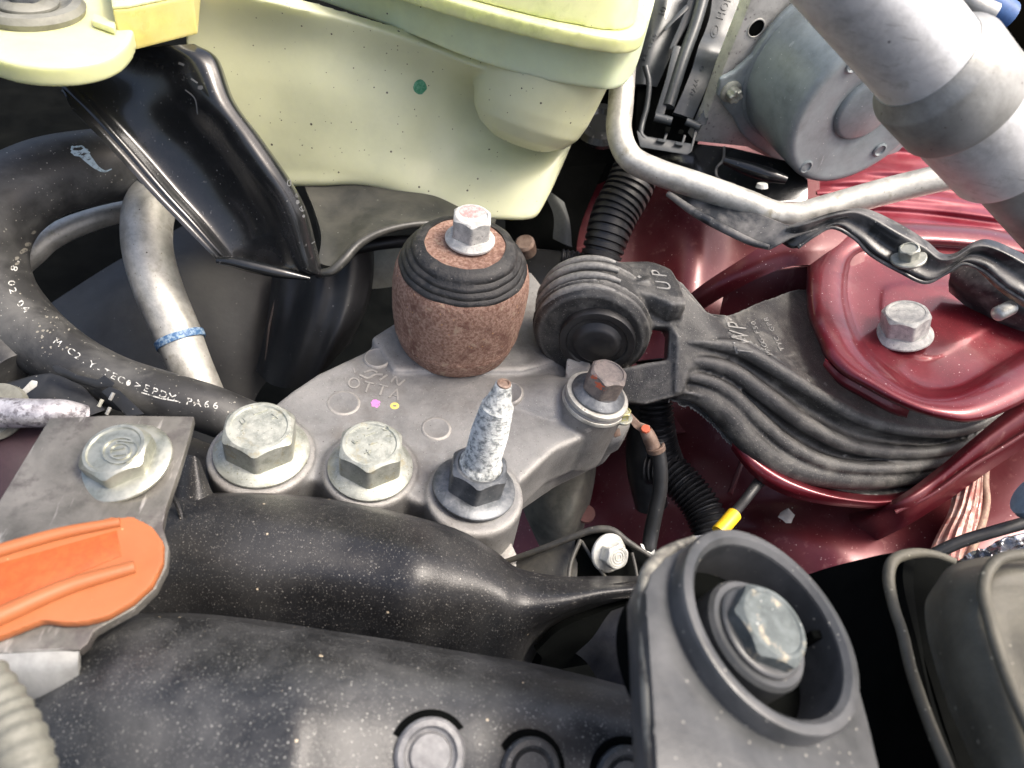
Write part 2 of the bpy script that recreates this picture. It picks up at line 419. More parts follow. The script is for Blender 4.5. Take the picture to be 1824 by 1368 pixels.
trayp = mat('grey_harness_plastic', (.055, .062, .066), .36, 0, (.09, .10, .105), .1, .5, .7, .5, bump=.03, bs=1.4, specks=[(.8, .15, .05, (.3, .3, .28))])
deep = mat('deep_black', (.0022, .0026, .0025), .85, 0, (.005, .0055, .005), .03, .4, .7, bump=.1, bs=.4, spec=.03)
bootm = mat('dark_boot_rubber', (.010, .011, .013), .45, 0, (.022, .023, .025), .05, .4, .7, bump=.08, bs=.6, specks=[(.55, .18, .2, (.12, .12, .12))])
tankm = mat('translucent_tank_plastic', (.60, .615, .40), .34, 0, (.63, .635, .41), .02, .4, .7, bump=.03, bs=.6, sss=.35, specks=[(.30, .13, .4, (.08, .07, .05)), (.6, .14, .25, (.14, .12, .08))], une=(.94, 1.05))
lidm = mat('tank_rim_plastic', (.66, .73, .47), .34, 0, (.62, .73, .53), .03, .4, .7, bump=.02, bs=.6, sss=.35, specks=[(.28, .11, .3, (.07, .07, .06))], une=(.94, 1.05))
tabm = mat('yellowed_tab_plastic', (.60, .62, .34), .32, 0, (.66, .60, .27), .03, .5, .7, bump=.02, bs=.6, sss=.35, specks=[(.5, .08, .1, (.3, .25, .15))], une=(.94, 1.05))
red = mat('metallic_red_paint', (.140, .008, .016), .38, .45, (.15, .026, .034), .03, .45, .75, .5, bump=.03, bs=.9, bump2=.015, bs2=4, coat=.7, cr=.12, specks=[(.9, .22, .10, (.42, .26, .26)), (2.2, .26, .08, (.38, .22, .22)), (4, .35, .2, (.28, .03, .05))], mask2=(.05, .56, .85, (.18, .08, .08)))
redd = mat('dusty_red_paint', (.098, .008, .014), .34, .3, (.16, .046, .047), .018, .40, .75, .6, bump=.03, bs=.8, coat=.3, cr=.25, specks=[(.8, .2, .12, (.42, .3, .28)), (2, .25, .08, (.36, .2, .2))], streak=((.28, .28, .012), .60, .78, (.20, .075, .072)))
redp = mat('streaked_red_paint', (.20, .009, .022), .34, .3, (.30, .05, .07), .05, .42, .66, bump=.03, bs=.8, coat=.6, cr=.2)
alu = mat('bare_aluminium_pipe', (.42, .41, .37), .45, .6, (.62, .61, .56), .12, .38, .64, .62, bump=.08, bs=1.2, specks=[(1.1, .25, .14, (.30, .28, .22)), (.4, .12, .2, (.08, .07, .06))], mask2=(.12, .56, .7, (.34, .32, .25)))
alub = mat('bright_aluminium', (.74, .74, .73), .36, .45, (.88, .88, .87), .07, .38, .62, .5, bump=.05, bs=.8, mask2=(.3, .54, .72, (.60, .60, .57)), streak=((.15, .15, .9), .6, .75, (.5, .5, .48)), specks=[(.5, .14, .1, (.2, .2, .2))])
alug = mat('dull_aluminium_collar', (.30, .30, .28), .5, .5, (.46, .46, .44), .06, .38, .62, bump=.06, bs=.8, specks=[(.6, .25, .1, (.18, .16, .15))])
castp = mat('pitted_cast_plate', (.46, .45, .42), .6, .3, (.56, .55, .52), .1, .4, .6, bump=.08, bs=1.5, specks=[(.75, .4, .3, (.28, .26, .26)), (1.6, .3, .2, (.33, .3, .3))])
motor = mat('grey_painted_motor', (.19, .22, .23), .38, 0, (.26, .30, .315), .05, .4, .65, .48, bump=.05, bs=.7, specks=[(1.1, .2, .08, (.6, .62, .62))], streak=((.4, .4, .1), .66, .70, (.30, .33, .34)))
orange = mat('orange_plastic', (.33, .108, .038), .42, 0, (.36, .125, .048), .05, .4, .7, bump=.03, bs=.8, specks=[(.5, .1, .1, (.5, .3, .15))], une=(.94, 1.05))
platem = mat('scuffed_steel_plate', (.12, .115, .10), .38, .5, (.22, .21, .19), .06, .36, .62, .55, bump=.08, bs=.5, mask2=(.10, .52, .66, (.10, .09, .085)), streak=((.5, .08, .5), .60, .72, (.42, .40, .37)))
bossm = mat('dull_grey_plastic_boss', (.042, .045, .047), .28, 0, (.09, .092, .095), .04, .4, .66, .48, bump=.06, bs=.8, specks=[(1, .25, .14, (.28, .27, .24))])
olive = mat('olive_grey_rubber_cap', (.060, .056, .042), .55, 0, (.12, .112, .085), .05, .4, .66, .7, bump=.12, bs=1.2, specks=[(.9, .3, .12, (.26, .25, .2))])
white = mat('white_print', (.55, .55, .52), .6, 0, (.10, .10, .09), 1.0, .49, .57)
bluepaint = mat('pale_blue_paint_dab', (.42, .54, .62), .55, 0, (.22, .28, .32), .8, .5, .6)
blueband = mat('blue_band', (.05, .13, .27), .5, 0, (.3, .4, .5), .9, .45, .6)
pink = mat('pink_paint_dot', (.70, .22, .62), .6, 0, (.3, .18, .3), 1.5, .52, .6)
yellowp = mat('yellow_paint', (.72, .55, .12), .6, 0, (.6, .48, .2), 1.2, .5, .6)
yellowt = mat('yellow_tape', (.80, .50, .02), .4)
greenp = mat('green_marker_dot', (.04, .22, .11), .55, 0, (.12, .33, .2), .9, .45, .6)
redmark = mat('orange_red_paint_mark', (.62, .13, .06), .6, 0, (.4, .14, .08), 1.2, .5, .62)
pinkwash = mat('pink_paint_wash', (.42, .25, .24), .6, .1, (.48, .40, .38), .8, .45, .6, bump=.15, bs=1.2)
whitep = mat('white_plastic', (.62, .62, .58), .4, 0, (.5, .5, .45), .3, .5, .6)
brownm = mat('rusty_brown_metal', (.17, .11, .08), .6, .4, (.27, .2, .16), .3, .4, .6, bump=.1, bs=1.5)
foil = mat('crumpled_foil', (.66, .66, .66), .2, .9, (.3, .3, .33), .2, .4, .6)
creamp = mat('off_white_plastic', (.42, .42, .36), .5, 0, (.30, .30, .25), .06, .4, .6, bump=.06, bs=.5)
threadm = mat('worn_thread_steel', (.45, .45, .42), .4, .6, (.6, .6, .55), .5, .4, .6)
# ------------------------------------------------------------------ engine bay floor and body panels
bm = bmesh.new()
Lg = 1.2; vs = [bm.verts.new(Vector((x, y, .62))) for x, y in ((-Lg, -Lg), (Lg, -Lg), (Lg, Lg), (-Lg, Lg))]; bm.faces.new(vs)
o = ob('ground', bm, deep); o['kind'] = 'structure'  # missing shade of the deep gaps is put into its near-black colour
HP = -163                                               # height of the casting's upper face below the lens
# ------------------------------------------------------------------ cast engine mount bracket
def dn(px, py, h, t=0): return H(px, py, h) + Z * t * .001
b = []
plate = [(455, 745), (520, 694), (565, 664), (610, 643), (655, 622), (680, 592), (745, 560), (860, 540), (960, 560), (1000, 640), (1045, 715), (1060, 770), (990, 800), (925, 860), (905, 905), (850, 925), (775, 905), (720, 885), (655, 905), (600, 880), (560, 850), (500, 880), (430, 850)]
b.append(plateH(plate, HP, 17, 1.5))
for cx_, cy_, r, ht in ((466, 806, 13.9, 1.5), (660, 832, 12.9, 1.2), (846, 878, 13.2, 1.2)):
    q = H(cx_, cy_, HP + ht)
    b.append(lathe(q, -Z, [(0, 0), (r - 1.2, 0), (r - .3, .4), (r, 1.4), (r + .2, 20), (r + .6, 50), (0, 50)], 72))
# the wide foot below the damper and the shelf behind it
b.append(plateH([(660, 600), (700, 575), (945, 480), (985, 530), (1000, 640), (930, 660), (700, 660)], HP + 1.5, 12, 1.5))
# arm that climbs to the boss under the side bolt
e0, e1, e2 = H(870, 740, HP - 12), H(985, 745, HP - 9), H(1055, 728, HP - 3)
b.append(tube([e0, e1, e2], [12, 13, 10.5], 14, 28, spline=False) if False else tube([e0, e1, e2], [12, 13.5, 10], 16, 28))
b.append(prism([H(x, y, h) for x, y, h in ((900, 705, HP), (1000, 668, HP + 1), (1112, 728, HP - 4), (1112, 757, HP - 9), (1090, 790, HP - 13), (1000, 832, HP - 16), (930, 880, HP - 18), (890, 800, HP - 8))], Z * -11, 1))
BA = toward(1056, 700, .46, -.89, .64)                # the side bolt leans a little to the right
bb = P(1044, 742, 231)
b.append(lathe(bb, BA, [(0, -14), (10.5, -14), (10, 0), (9.7, 5), (9.6, 7.8), (9.2, 8.5), (0, 8.5)], 72))
# ear that stands up behind the side bolt
b.append(prism([H(x, y, h) for x, y, h in ((1006, 664, HP + 3), (1012, 612, HP + 9), (1020, 606, HP + 9.5), (1052, 640, HP + 6), (1050, 690, HP + 3), (1010, 700, HP))], D(.3, -.2, 1) * 3, .4))
mount = thing('engine_mount_bracket', 'grey cast aluminium engine mount bracket with three bolt bosses and an arm to the right', 'mount bracket', H(700, 740, HP - 30))
body = ob('casting', fuse(b, .55, 7), castm, mount, sharp=60)
TR = bvh(body)
def padH(cx_, cy_, r, t=.5, name='ejector_pad'):
    q, n = hit(TR, cx_, cy_)
    return ob(name, lathe(q, n, [(0, -1), (r + .25, -1), (r + .25, .02), (r, t * .7), (r - .4, t), (r - .7, t * .82), (0, t * .8)], 48), castm, body)
padH(672, 640, 4.1, .9); padH(612, 718, 4.5, .3); padH(777, 764, 4.1, .45); padH(907, 702, 4.2, .8)
ob('raised_lettering', stamp(TR, text_px('OTTA', [(618, 680), (650, 690), (682, 697), (716, 707)], 30, .95, tilt=(.35, -.9)), .22), castm, body)
def zig(x0, y0): return stroke_px([(x0, y0), (x0 + 9, y0 - 9), (x0 + 13, y0 + 5), (x0 + 25, y0 - 4)], 3.2)
ob('cast_mark', stamp(TR, [zig(696, 681), stroke_px([(640, 668), (655, 674), (668, 668), (682, 668)], 3.5), stroke_px([(648, 664), (662, 660), (672, 664)], 3), stroke_px([(676, 678), (690, 668)], 3.2), stroke_px([(630, 656), (632, 665)], 2.5)], .22), castm, body)
ob('pink_paint_dot', stamp(TR, [blob_px(669, 719, 8, 7, n=18, rough=.22, seed=3)], .05), pink, body)
ob('yellow_paint_dot', stamp(TR, [ring_px(703, 723, 8, 5.8, 4.2)], .05), yellowp, body)
# machined ring under the side bolt
ob('machined_face', ring(bb + BA * .0084, BA, 6, 9.7, 0, 1.6, bev=.4), alu, mount)
ob('machined_face', ring(bb + BA * .0062, BA, 6, 9.9, -.4, 1.2, bev=.4), alu, mount)
# small lug that carries the ground terminal
lug = prism([H(x, y, h) for x, y, h in ((1062, 775, HP - 8), (1098, 722, HP - 4), (1120, 730, HP - 4), (1124, 756, HP - 6), (1108, 785, HP - 10), (1085, 796, HP - 13))], Z * -5, .8)
ob('terminal_lug', lug, castm, mount)
# ------------------------------------------------------------------ bolts on the casting
def bolt(name, label, cat, base, ax, Rf, hfl, Rh, hh, rot, m, txt=None, group=None, tm=None, mh=None, drip=None):
    t = thing(name, label, cat, base, group)
    fl, hd = hexhead(base, ax, Rf, hfl, Rh, hh, rot)
    f = ob('flange', fl, m, t); h = ob('hex_head', hd, mh or m, t, sharp=28)
    if txt:
        tr = bvh(h); ob('head_marking', stamp(tr, txt(), .30), tm or m, h)
    return t, h
q1 = H(467, 805, HP + 1.7)
def tx1():
    a_ = []
    for ch, x, y, r in (('U', 433, 752, -.5), ('T', 424, 735, -1.0), ('S', 462, 707, .3), ('K', 495, 716, 1.0), ('X', 489, 742, 1.6)):
        vs, fs = glyphs(ch, 17); c, s = math.cos(r), math.sin(r)
        a_.append(([(x + (v.x * c + v.y * s) , y + (v.x * s - v.y * c) * .8) for v in vs], fs))
    return a_ + [stroke_px([(441, 724), (464, 716)], 3.2), stroke_px([(452, 738), (476, 729)], 3.2)]
def tx2():
    a_ = []
    for ch, x, y, r in (('D', 688, 764, .6), ('T', 692, 776, 1.4), ('K', 632, 787, -.9), ('X', 655, 806, .3)):
        vs, fs = glyphs(ch, 15); c, s = math.cos(r), math.sin(r)
        a_.append(([(x + (v.x * c + v.y * s), y + (v.x * s - v.y * c) * .8) for v in vs], fs))
    return a_ + [stroke_px([(650, 776), (668, 769)], 3.2), stroke_px([(655, 764), (662, 760)], 2.6), stroke_px([(658, 792), (672, 787)], 3)]
bolt('flange_bolt', 'large zinc flange bolt on the left boss of the cast bracket', 'bolt', q1, Z, 12.1, 2.6, 9.7, 10.4, .62, zinc, tx1, 'zinc flange bolts in the cast bracket')
q2 = H(660, 834, HP + 1.4)
bolt('flange_bolt', 'zinc flange bolt on the middle boss, just below the pink and yellow paint dots', 'bolt', q2, Z, 11.1, 2.4, 8.9, 10.4, .58, zinc, tx2, 'zinc flange bolts in the cast bracket')
# dark nut with its long stud
q3 = H(844, 870, HP + 1.4)
t = thing('stud_nut', 'dark steel flange nut on the right hand boss around the pale stud', 'nut', q3)
SA = (H(893, 700, HP + 36) - q3).normalized()
fl, hd = hexhead(q3, SA, 11.1, 2.0, 8.1, 9.5, .52)
ob('flange', fl, steeld, t); ob('hex_body', hd, steeld, t, sharp=28)
t = thing('threaded_stud', 'pale corroded stud with a tapered tip standing in the dark nut', 'stud', q3 + SA * .0085)
pr = [(0, 0), (5.3, 0), (5.3, 1.8), (4.9, 2.3), (4.6, 3)]
for k in range(52): z = 3 + k * .42; pr.append((4.25 - (z > 14) * (z - 14) * .07 + (.22 if k % 2 else -.18), z))
pr = [(r * 1.06, z * .9) for r, z in pr]; pr += [(3.4, 22.6), (2.4, 26.9), (2.15, 27.4), (2.0, 28.8), (1.5, 29.2)]
stud = ob('shank', lathe(q3 + SA * .0085, SA, pr, 40), studm, t, sharp=60)
ob('worn_tip', lathe(q3 + SA * .0376, SA, [(0, 0), (1.75, 0), (1.7, .35), (1.2, .5), (1, .2), (0, .2)], 32), brownm, t)
# side bolt with paint marks
q4 = bb + BA * .0100
t4 = thing('side_bolt', 'grey flange bolt with orange paint marks on the arm of the cast bracket', 'bolt', q4)
fl, hd = hexhead(q4, BA, 8.2, 2.6, 6.0, 9.6, .3, dish=.25)
gb4 = mat('grey_brown_bolt_steel', (.17, .15, .14), .5, .4, (.26, .22, .20), .4, .4, .6, bump=.08, bs=2)
f = ob('flange', fl, steeld, t4); h = ob('hex_head', hd, gb4, t4, sharp=28)
tr = bvh(f, h)
ob('paint_mark', stamp(tr, [blob_px(1076, 641, 17, 12, n=20, rough=.2, seed=1)], .04), mat('faded_orange_wash', (.30, .15, .11), .6, 0, (.14, .14, .14), 1.2, .42, .55), t4)
ob('paint_mark', stamp(tr, [blob_px(1040, 652, 4, 9, .5, seed=8, rough=.35), blob_px(1049, 664, 6, 9, .7, seed=4, rough=.45), blob_px(1070, 688, 11, 4, .5, seed=5, rough=.45), blob_px(1058, 672, 5, 4, .2, seed=6, rough=.5)], .05), redmark, t4)
# ------------------------------------------------------------------ rusted damper
qd = H(812, 600, HP + 1.5); qt = H(829, 434, HP + 38.5); DA = (qt - qd).normalized(); s_ = (qt - qd).length * 1000 / 36.8
t = thing('rusted_damper_weight', 'barrel shaped rusty brown iron damper weight with a black rubber ring on top', 'damper weight', qd)
pr = [(0, -1), (16.2, -1), (17.6, 0), (18.3, 1.6), (18.9, 4.5), (19.5, 6.2), (19.35, 6.8), (19.7, 9), (20.2, 14), (20.3, 19), (20.2, 23), (19.8, 26.4), (19.2, 28.6), (18.7, 29.6), (17.4, 30), (0, 30)]
ob('iron_weight', lathe(qd, DA, [(r, z * s_) for r, z in pr], 96, wob=lambda a_, z: .1 * math.sin(a_ * 38) + .05 * math.sin(a_ * 93 + z)), rust, t, sharp=60)
pr = [(0, 29), (18.4, 29), (18.8, 29.6), (18.6, 30.4), (17.8, 30.9), (17.8, 31.5), (17.5, 32.1), (16.6, 32.7), (16.6, 33.3), (16.2, 33.9), (15.3, 34.4), (15.2, 35.0), (14.9, 35.7), (14.0, 36.4), (12.6, 36.9), (11.6, 37.1), (11.4, 36.4)]
ob('rubber_ring', lathe(qd, DA, [(r, z * s_) for r, z in pr], 96, wob=lambda a_, z: .12 * math.sin(a_ * 25 + z) + .08 * math.sin(a_ * 77)), rubber, t, sharp=50)
ob('top_plate', lathe(qd, DA, [(0, 35), (11.6, 35), (11.9, 36.6), (11.6, 37.0), (0, 37.2)], 72, wob=lambda a_, z: .22 * math.sin(a_ * 19) * math.sin(a_ * 44)), rust, t)
u_, v_, _ = frame(DA)
for k in range(1):
    c0 = H(880, 478, HP + 33)
t2 = thing('damper_bolt', 'white corroded flange bolt with a pinkish head on top of the rusted damper', 'bolt', qt)
qb = H(837, 428, HP + 39.3)
fl, hd = hexhead(qb, DA, 7.1, 2.4, 5.9, 8.8, .55, dish=.2)
ob('flange', fl, zincw, t2); h = ob('hex_head', hd, zincw, t2, sharp=28)
tr = bvh(h); ob('pink_paint', stamp(tr, [blob_px(841, 377, 24, 11, n=24, rough=.08, seed=2)], .05), pinkwash, t2)
# ------------------------------------------------------------------ torque rod
FH = D(-.148, .684, -.715)                               # level direction back towards the viewer
ec = P(1052, 602, 233); eb = P(1063, 610, 231)
b = []
def disc(c, r, t0, t1, ax=FH, seg=72): return lathe(c, ax, [(0, t0), (r - 1.5, t0), (r, t0 + 1.5), (r, t1 - 2), (r - 1.6, t1 - .4), (r - 2.2, t1), (0, t1)], seg)
b.append(disc(ec, 18.0, -19, 0))
b.append(disc(ec, 18.9, -15, -11)); b.append(disc(ec, 18.7, -6, -3))
# hump and neck of the rod, top face carrying UP
b.append(prism([H(x, y, -133.5) for x, y in ((1030, 476), (1095, 461), (1160, 460), (1200, 474), (1216, 505), (1230, 540), (1200, 540), (1150, 520), (1090, 513), (1030, 512))], Z * -8, 3.4))
b.append(prism([P(x, y, d) for x, y, d in ((985, 484, 238), (1050, 470, 240), (1120, 462, 240), (1180, 466, 241), (1215, 500, 241), (1242, 545, 241), (1250, 580, 240), (1215, 565, 234), (1150, 510, 230), (1080, 512, 229), (1000, 520, 230))], D(.15, 1, .75) * 9, 1.6))
b.append(prism([P(x, y, d) for x, y, d in ((1170, 490, 240), (1215, 500, 241), (1262, 556, 242), (1300, 560, 243), (1300, 640, 236), (1230, 660, 231), (1215, 700, 230), (1200, 700, 230), (1200, 600, 231), (1160, 520, 234))], D(.1, .3, 1) * 12, 1.5))
# lower web with the open slot
b.append(prism([P(x, y, d) for x, y, d in ((1110, 500, 232), (1215, 560, 232), (1225, 700, 231), (1150, 720, 231), (1110, 715, 232), (1090, 660, 232), (1150, 646, 231.5), (1190, 640, 231.5), (1193, 584, 231.5), (1158, 580, 231.5), (1120, 560, 232))], D(0, .1, 1) * 8, 1))
# the ribbed arm: every row runs across the ribs
def arow(top_, crest, lows, d, v=4.6, tm=0):
    r = [(top_[0], top_[1], d + 5 + tm), ((top_[0] + crest[0]) / 2, (top_[1] + crest[1]) / 2, d + 1.8 + tm * .6), (top_[0] * .18 + crest[0] * .82, top_[1] * .18 + crest[1] * .82, d + .7 + tm * .2), (crest[0], crest[1], d)]
    pv = crest
    for q in lows:
        r += [(pv[0] * .45 + q[0] * .55, pv[1] * .45 + q[1] * .55, d + v), (q[0], q[1], d)]; pv = q
    r += [(pv[0] - 3, pv[1] + 5, d + 3)]
    return r
rows = [arow((1215, 510), (1200, 612), [(1200, 640), (1202, 668), (1206, 698)], 231, 1.5),
        arow((1262, 556), (1262, 612), [(1256, 646), (1252, 676), (1250, 706)], 232, 2.8),
        arow((1300, 560), (1322, 624), [(1308, 664), (1298, 700), (1292, 736)], 234, tm=9),
        arow((1370, 532), (1392, 664), [(1366, 706), (1350, 748), (1336, 786)], 236, tm=21),
        arow((1450, 520), (1456, 704), [(1430, 752), (1408, 796), (1392, 826)], 239, tm=30),
        arow((1545, 630), (1540, 748), [(1508, 792), (1482, 828), (1462, 846)], 242, tm=12),
        arow((1640, 690), (1632, 768), [(1604, 806), (1580, 834), (1560, 852)], 246, tm=7),
        arow((1725, 715), (1712, 768), [(1690, 800), (1670, 824), (1652, 840)], 251, tm=5),
        arow((1800, 690), (1790, 735), [(1772, 765), (1750, 790), (1730, 808)], 258, tm=5)]
b.append(sheet(rows, 120, 110, 7))
lowp = [[(1200, 640), (1256, 646), (1308, 664), (1366, 706), (1430, 752), (1508, 792), (1604, 806), (1690, 800), (1772, 765)],
        [(1202, 668), (1252, 676), (1298, 700), (1350, 748), (1408, 796), (1482, 828), (1580, 834), (1670, 824), (1750, 790)],
        [(1206, 698), (1250, 706), (1292, 736), (1336, 786), (1392, 826), (1462, 846), (1560, 852), (1652, 840), (1730, 808)],
        [(1205, 614), (1262, 612), (1322, 624), (1392, 664), (1456, 704), (1540, 748), (1632, 768), (1712, 768), (1790, 735)]]
dps = [231, 232, 234, 236, 239, 242, 246, 251, 258]
for pts_, r_, o_ in zip(lowp, (2.7, 2.7, 4.3, 2.4), (1.7, 1.7, 3.6, 2.2)):
    k_ = [.5, .8, 1, 1, 1, .95, .85, .75, .6]
    b.append(tube([(x, y, d_ + o_) for (x, y), d_ in zip(pts_, dps)], [r_ * q for q in k_], 90, 20))
rod = thing('torque_rod', 'black ribbed plastic torque rod running from the side bolt to the red bracket', 'torque rod', P(1250, 700, 245))
rb = ob('rod_body', fuse(b, .5, 3), rodm, rod, sharp=60)
TRR = bvh(rb)
for i, (px, py, d, ln) in enumerate(((1012, 514, 0, 0),)):
    pass
# ridges that run round the top of the eye
def ridge(off, r, w_, a0, a1, parent):
    u, v, ax = frame(FH); c = ec + FH * off * .001; pp = []
    up2 = (Z - FH * Z.dot(FH)).normalized(); rt = up2.cross(FH)
    for k in range(18):
        an = math.radians(a0 + (a1 - a0) * k / 17); pp.append(c + (up2 * math.cos(an) + rt * math.sin(an)) * r * .001)
    ws = [w_ * (.25 + .75 * math.sin(math.pi * (k + .5) / 18) ** .5) for k in range(18)]
    return tube(pp, ws, 40, 12)
b_unused = 0
for off, r in ((-16.5, 17.7), (-11.5, 18.6), (-7, 18.3), (-2.6, 17.1)):
    ob('eye_rib', ridge(off, r, 1.4, -80, 18 + off * .6, rod), rodm, rod)
ob('bushing_sleeve', join(ring(eb, FH, 9, 11.6, -3, .6), ring(eb, FH, 7, 9.5, -3, .1)), rubsoft, rod)
ob('rubber_bushing', lathe(eb, FH, [(0, -2), (9.5, -2), (9.3, -.6), (7.5, .2), (6.6, 1.6), (5.6, 2.2), (0, 2.2)], 64), rubsoft, rod)
rubg = mat('raised_letter_plastic', (.016, .016, .016), .55)
ob('raised_lettering', stamp(TRR, text_px('UP', [(1186, 520), (1178, 498), (1170, 478)], 40, .95, rot=0, tilt=(-.96, -.1), sx=.6), .35), rodm, rb)
ob('raised_lettering', stamp(TRR, text_px('TWP', [(1330, 636), (1320, 604), (1309, 570)], 50, .95, tilt=(-.98, -.12), sx=.5), .35), rodm, rb)
ob('raised_lettering', stamp(TRR, text_px('PAGG-F50', [(1372, 634), (1352, 600), (1340, 572)], 13, .9, tilt=(-.9, .1)) + text_px('TYC GPR', [(1394, 626), (1376, 590), (1362, 565)], 13, .9, tilt=(-.9, .1)), .25), rodm, rb)
# ------------------------------------------------------------------ reservoir tank
tank = thing('fluid_reservoir', 'pale green translucent plastic reservoir tank with a rounded pocket and overhanging rim', 'reservoir', P(800, 380, 268))
rows = [[(330, -40, 226), (470, 0, 228), (600, 30, 232), (700, 60, 238), (780, 90, 243), (850, 120, 240), (960, 150, 240), (1062, 160, 242), (1058, 150, 258)],
        [(330, 60, 236), (470, 60, 238), (600, 90, 240), (700, 120, 247), (780, 150, 255), (850, 170, 262), (960, 200, 264), (1042, 190, 266), (1034, 180, 280)],
        [(340, 160, 245), (470, 150, 246), (600, 170, 246), (700, 200, 253), (780, 220, 262), (850, 240, 268), (945, 250, 268), (1024, 235, 268), (1016, 228, 282)],
        [(350, 240, 254), (470, 235, 254), (590, 240, 253), (690, 265, 257), (770, 285, 265), (840, 300, 266), (930, 310, 263), (1002, 290, 267), (994, 284, 281)],
        [(360, 300, 261), (470, 300, 261), (580, 302, 259), (680, 322, 261), (770, 345, 265), (840, 365, 264), (920, 372, 263), (978, 348, 267), (950, 340, 279)],
        [(370, 328, 266), (470, 332, 265), (570, 331, 263), (650, 331, 265), (740, 355, 267), (830, 384, 266), (915, 392, 265), (950, 388, 268), (915, 378, 280)],
        [(370, 315, 276), (470, 319, 275), (570, 317, 273), (660, 316, 275), (750, 338, 277), (830, 362, 276), (900, 370, 275), (915, 366, 277), (890, 358, 286)]]
b = [sheet(rows, 90, 70, 5)]
pk0 = P(988, 60, 246); pk1 = P(938, 216, 258)
pa = (pk1 - pk0).normalized(); ln = (pk1 - pk0).length * 1000
b.append(lathe(pk0, pa, [(0, -4), (23, -4), (22.2, ln * .3), (21.2, ln * .6), (20.2, ln * .82), (18.6, ln * 1.0), (15.5, ln * 1.14), (10, ln * 1.25), (0, ln * 1.30)], 64))
tb = ob('tank_body', fuse(b, .7, 3), tankm, tank, sharp=180)
rimp = [(250, -190), (330, -100), (480, -30), (600, 14), (720, 58), (830, 103), (950, 140), (1050, 159), (1095, 160), (1122, 142), (1140, 100), (1148, 50), (1150, -60), (1100, -200), (900, -320), (500, -400)]
rim_lo = closedc([H(x, y, -96) for x, y in rimp], 5); rim_hi = [p + Z * .0165 for p in rim_lo]
ob('rim', fuse([prism(rim_lo, None, 0, rim_hi)], .9, 5), lidm, tank, sharp=180)
lidp = [(250, -260), (400, -160), (560, -55), (700, -3), (830, 38), (960, 72), (1060, 92), (1110, 97), (1138, 88), (1147, 60), (1140, 20), (1128, -60), (1080, -220), (900, -320), (500, -420)]
lo = closedc([H(x, y, -81.5) for x, y in lidp], 5); hi = [p + Z * .0045 for p in lo]
cc = sum(hi, Vector()) / len(hi); hi2 = [p.lerp(cc, .035) + Z * .0035 for p in hi]; 
ob('lid', fuse([prism(lo, None, 0, hi)], .7, 3), lidm2 if 'lidm2' in globals() else mat('tank_lid_plastic', (.66, .71, .33), .3, 0, (.70, .70, .40), .03, .4, .7, bump=.02, bs=.6, sss=.35, specks=[(.28, .11, .3, (.07, .07, .06))]), tank, sharp=60)
lo = [p.lerp(cc, .05) for p in hi]; hi3 = [p.lerp(cc, .03) + Z * .010 for p in lo]
ob('lid_crown', fuse([prism(lo, None, 0, hi3)], .8, 8), MATS['tank_lid_plastic'], tank, sharp=60)
tr = bvh(tb)
ob('green_dot', stamp(tr, [blob_px(748, 155, 12, 13, seed=2, n=20, rough=.06)], .05), greenp, tank)
# mounting ear with its grommet
tab = [(-80, 20), (-40, 85), (0, 106), (60, 117), (130, 117), (190, 104), (226, 78), (240, 40), (244, 0), (300, -30), (348, -60), (330, -110), (100, -140), (-80, -100)]
HT = -88
ob('mounting_ear', fuse([plateH(tab, HT, 5.2, .6, smooth=4)], .55, 4), tabm, tank, sharp=60)
ywall = mat('yellow_thick_plastic', (.66, .55, .16), .3, 0, (.60, .55, .22), .04, .4, .6, sss=.35, bump=.02)  # same plastic as the tab; light through its thickness put into the yellow
wp = [(216, 92), (244, 90), (353, 62), (358, 0), (352, -90), (180, -60), (206, 40)]
ob('ear_wall', fuse([prism([H(x, y, HT - 5.4) for x, y in wp], Z * 10.6, .4)], .45, 3), ywall, tank)
ob('ear_wall_top', fuse([prism([H(x, y, HT - 5.4) + Z * .0104 for x, y in wp], Z * 1.2, .3)], .45, 3), tabm, tank)
ob('ear_step', prism([H(x, y, HT + .3) for x, y in ((168, 34), (208, 48), (206, 62), (166, 48))], Z * 1.6, .4), tabm, tank)
gc = H(52, 20, HT)
gm = mat('grey_rubber_grommet', (.12, .12, .10), .5, 0, (.2, .2, .17), .1, .4, .6)
ob('grommet', lathe(gc, Z, [(4, 0), (13, 0), (13.5, 1.5), (12.6, 3), (10.5, 3.2), (9.2, 2.2), (7.5, 1.8), (4, 1.8)], 64), gm, tank)
t = thing('ear_bolt', 'dark flanged bolt in the grommet of the reservoir ear, upper left corner', 'bolt', gc + Z * .0018)
fl, hd = hexhead(gc + Z * .0018, Z, 7.5, 1.8, 5, 6, .3); ob('flange', fl, gm, t); ob('hex_head', hd, steeld, t)
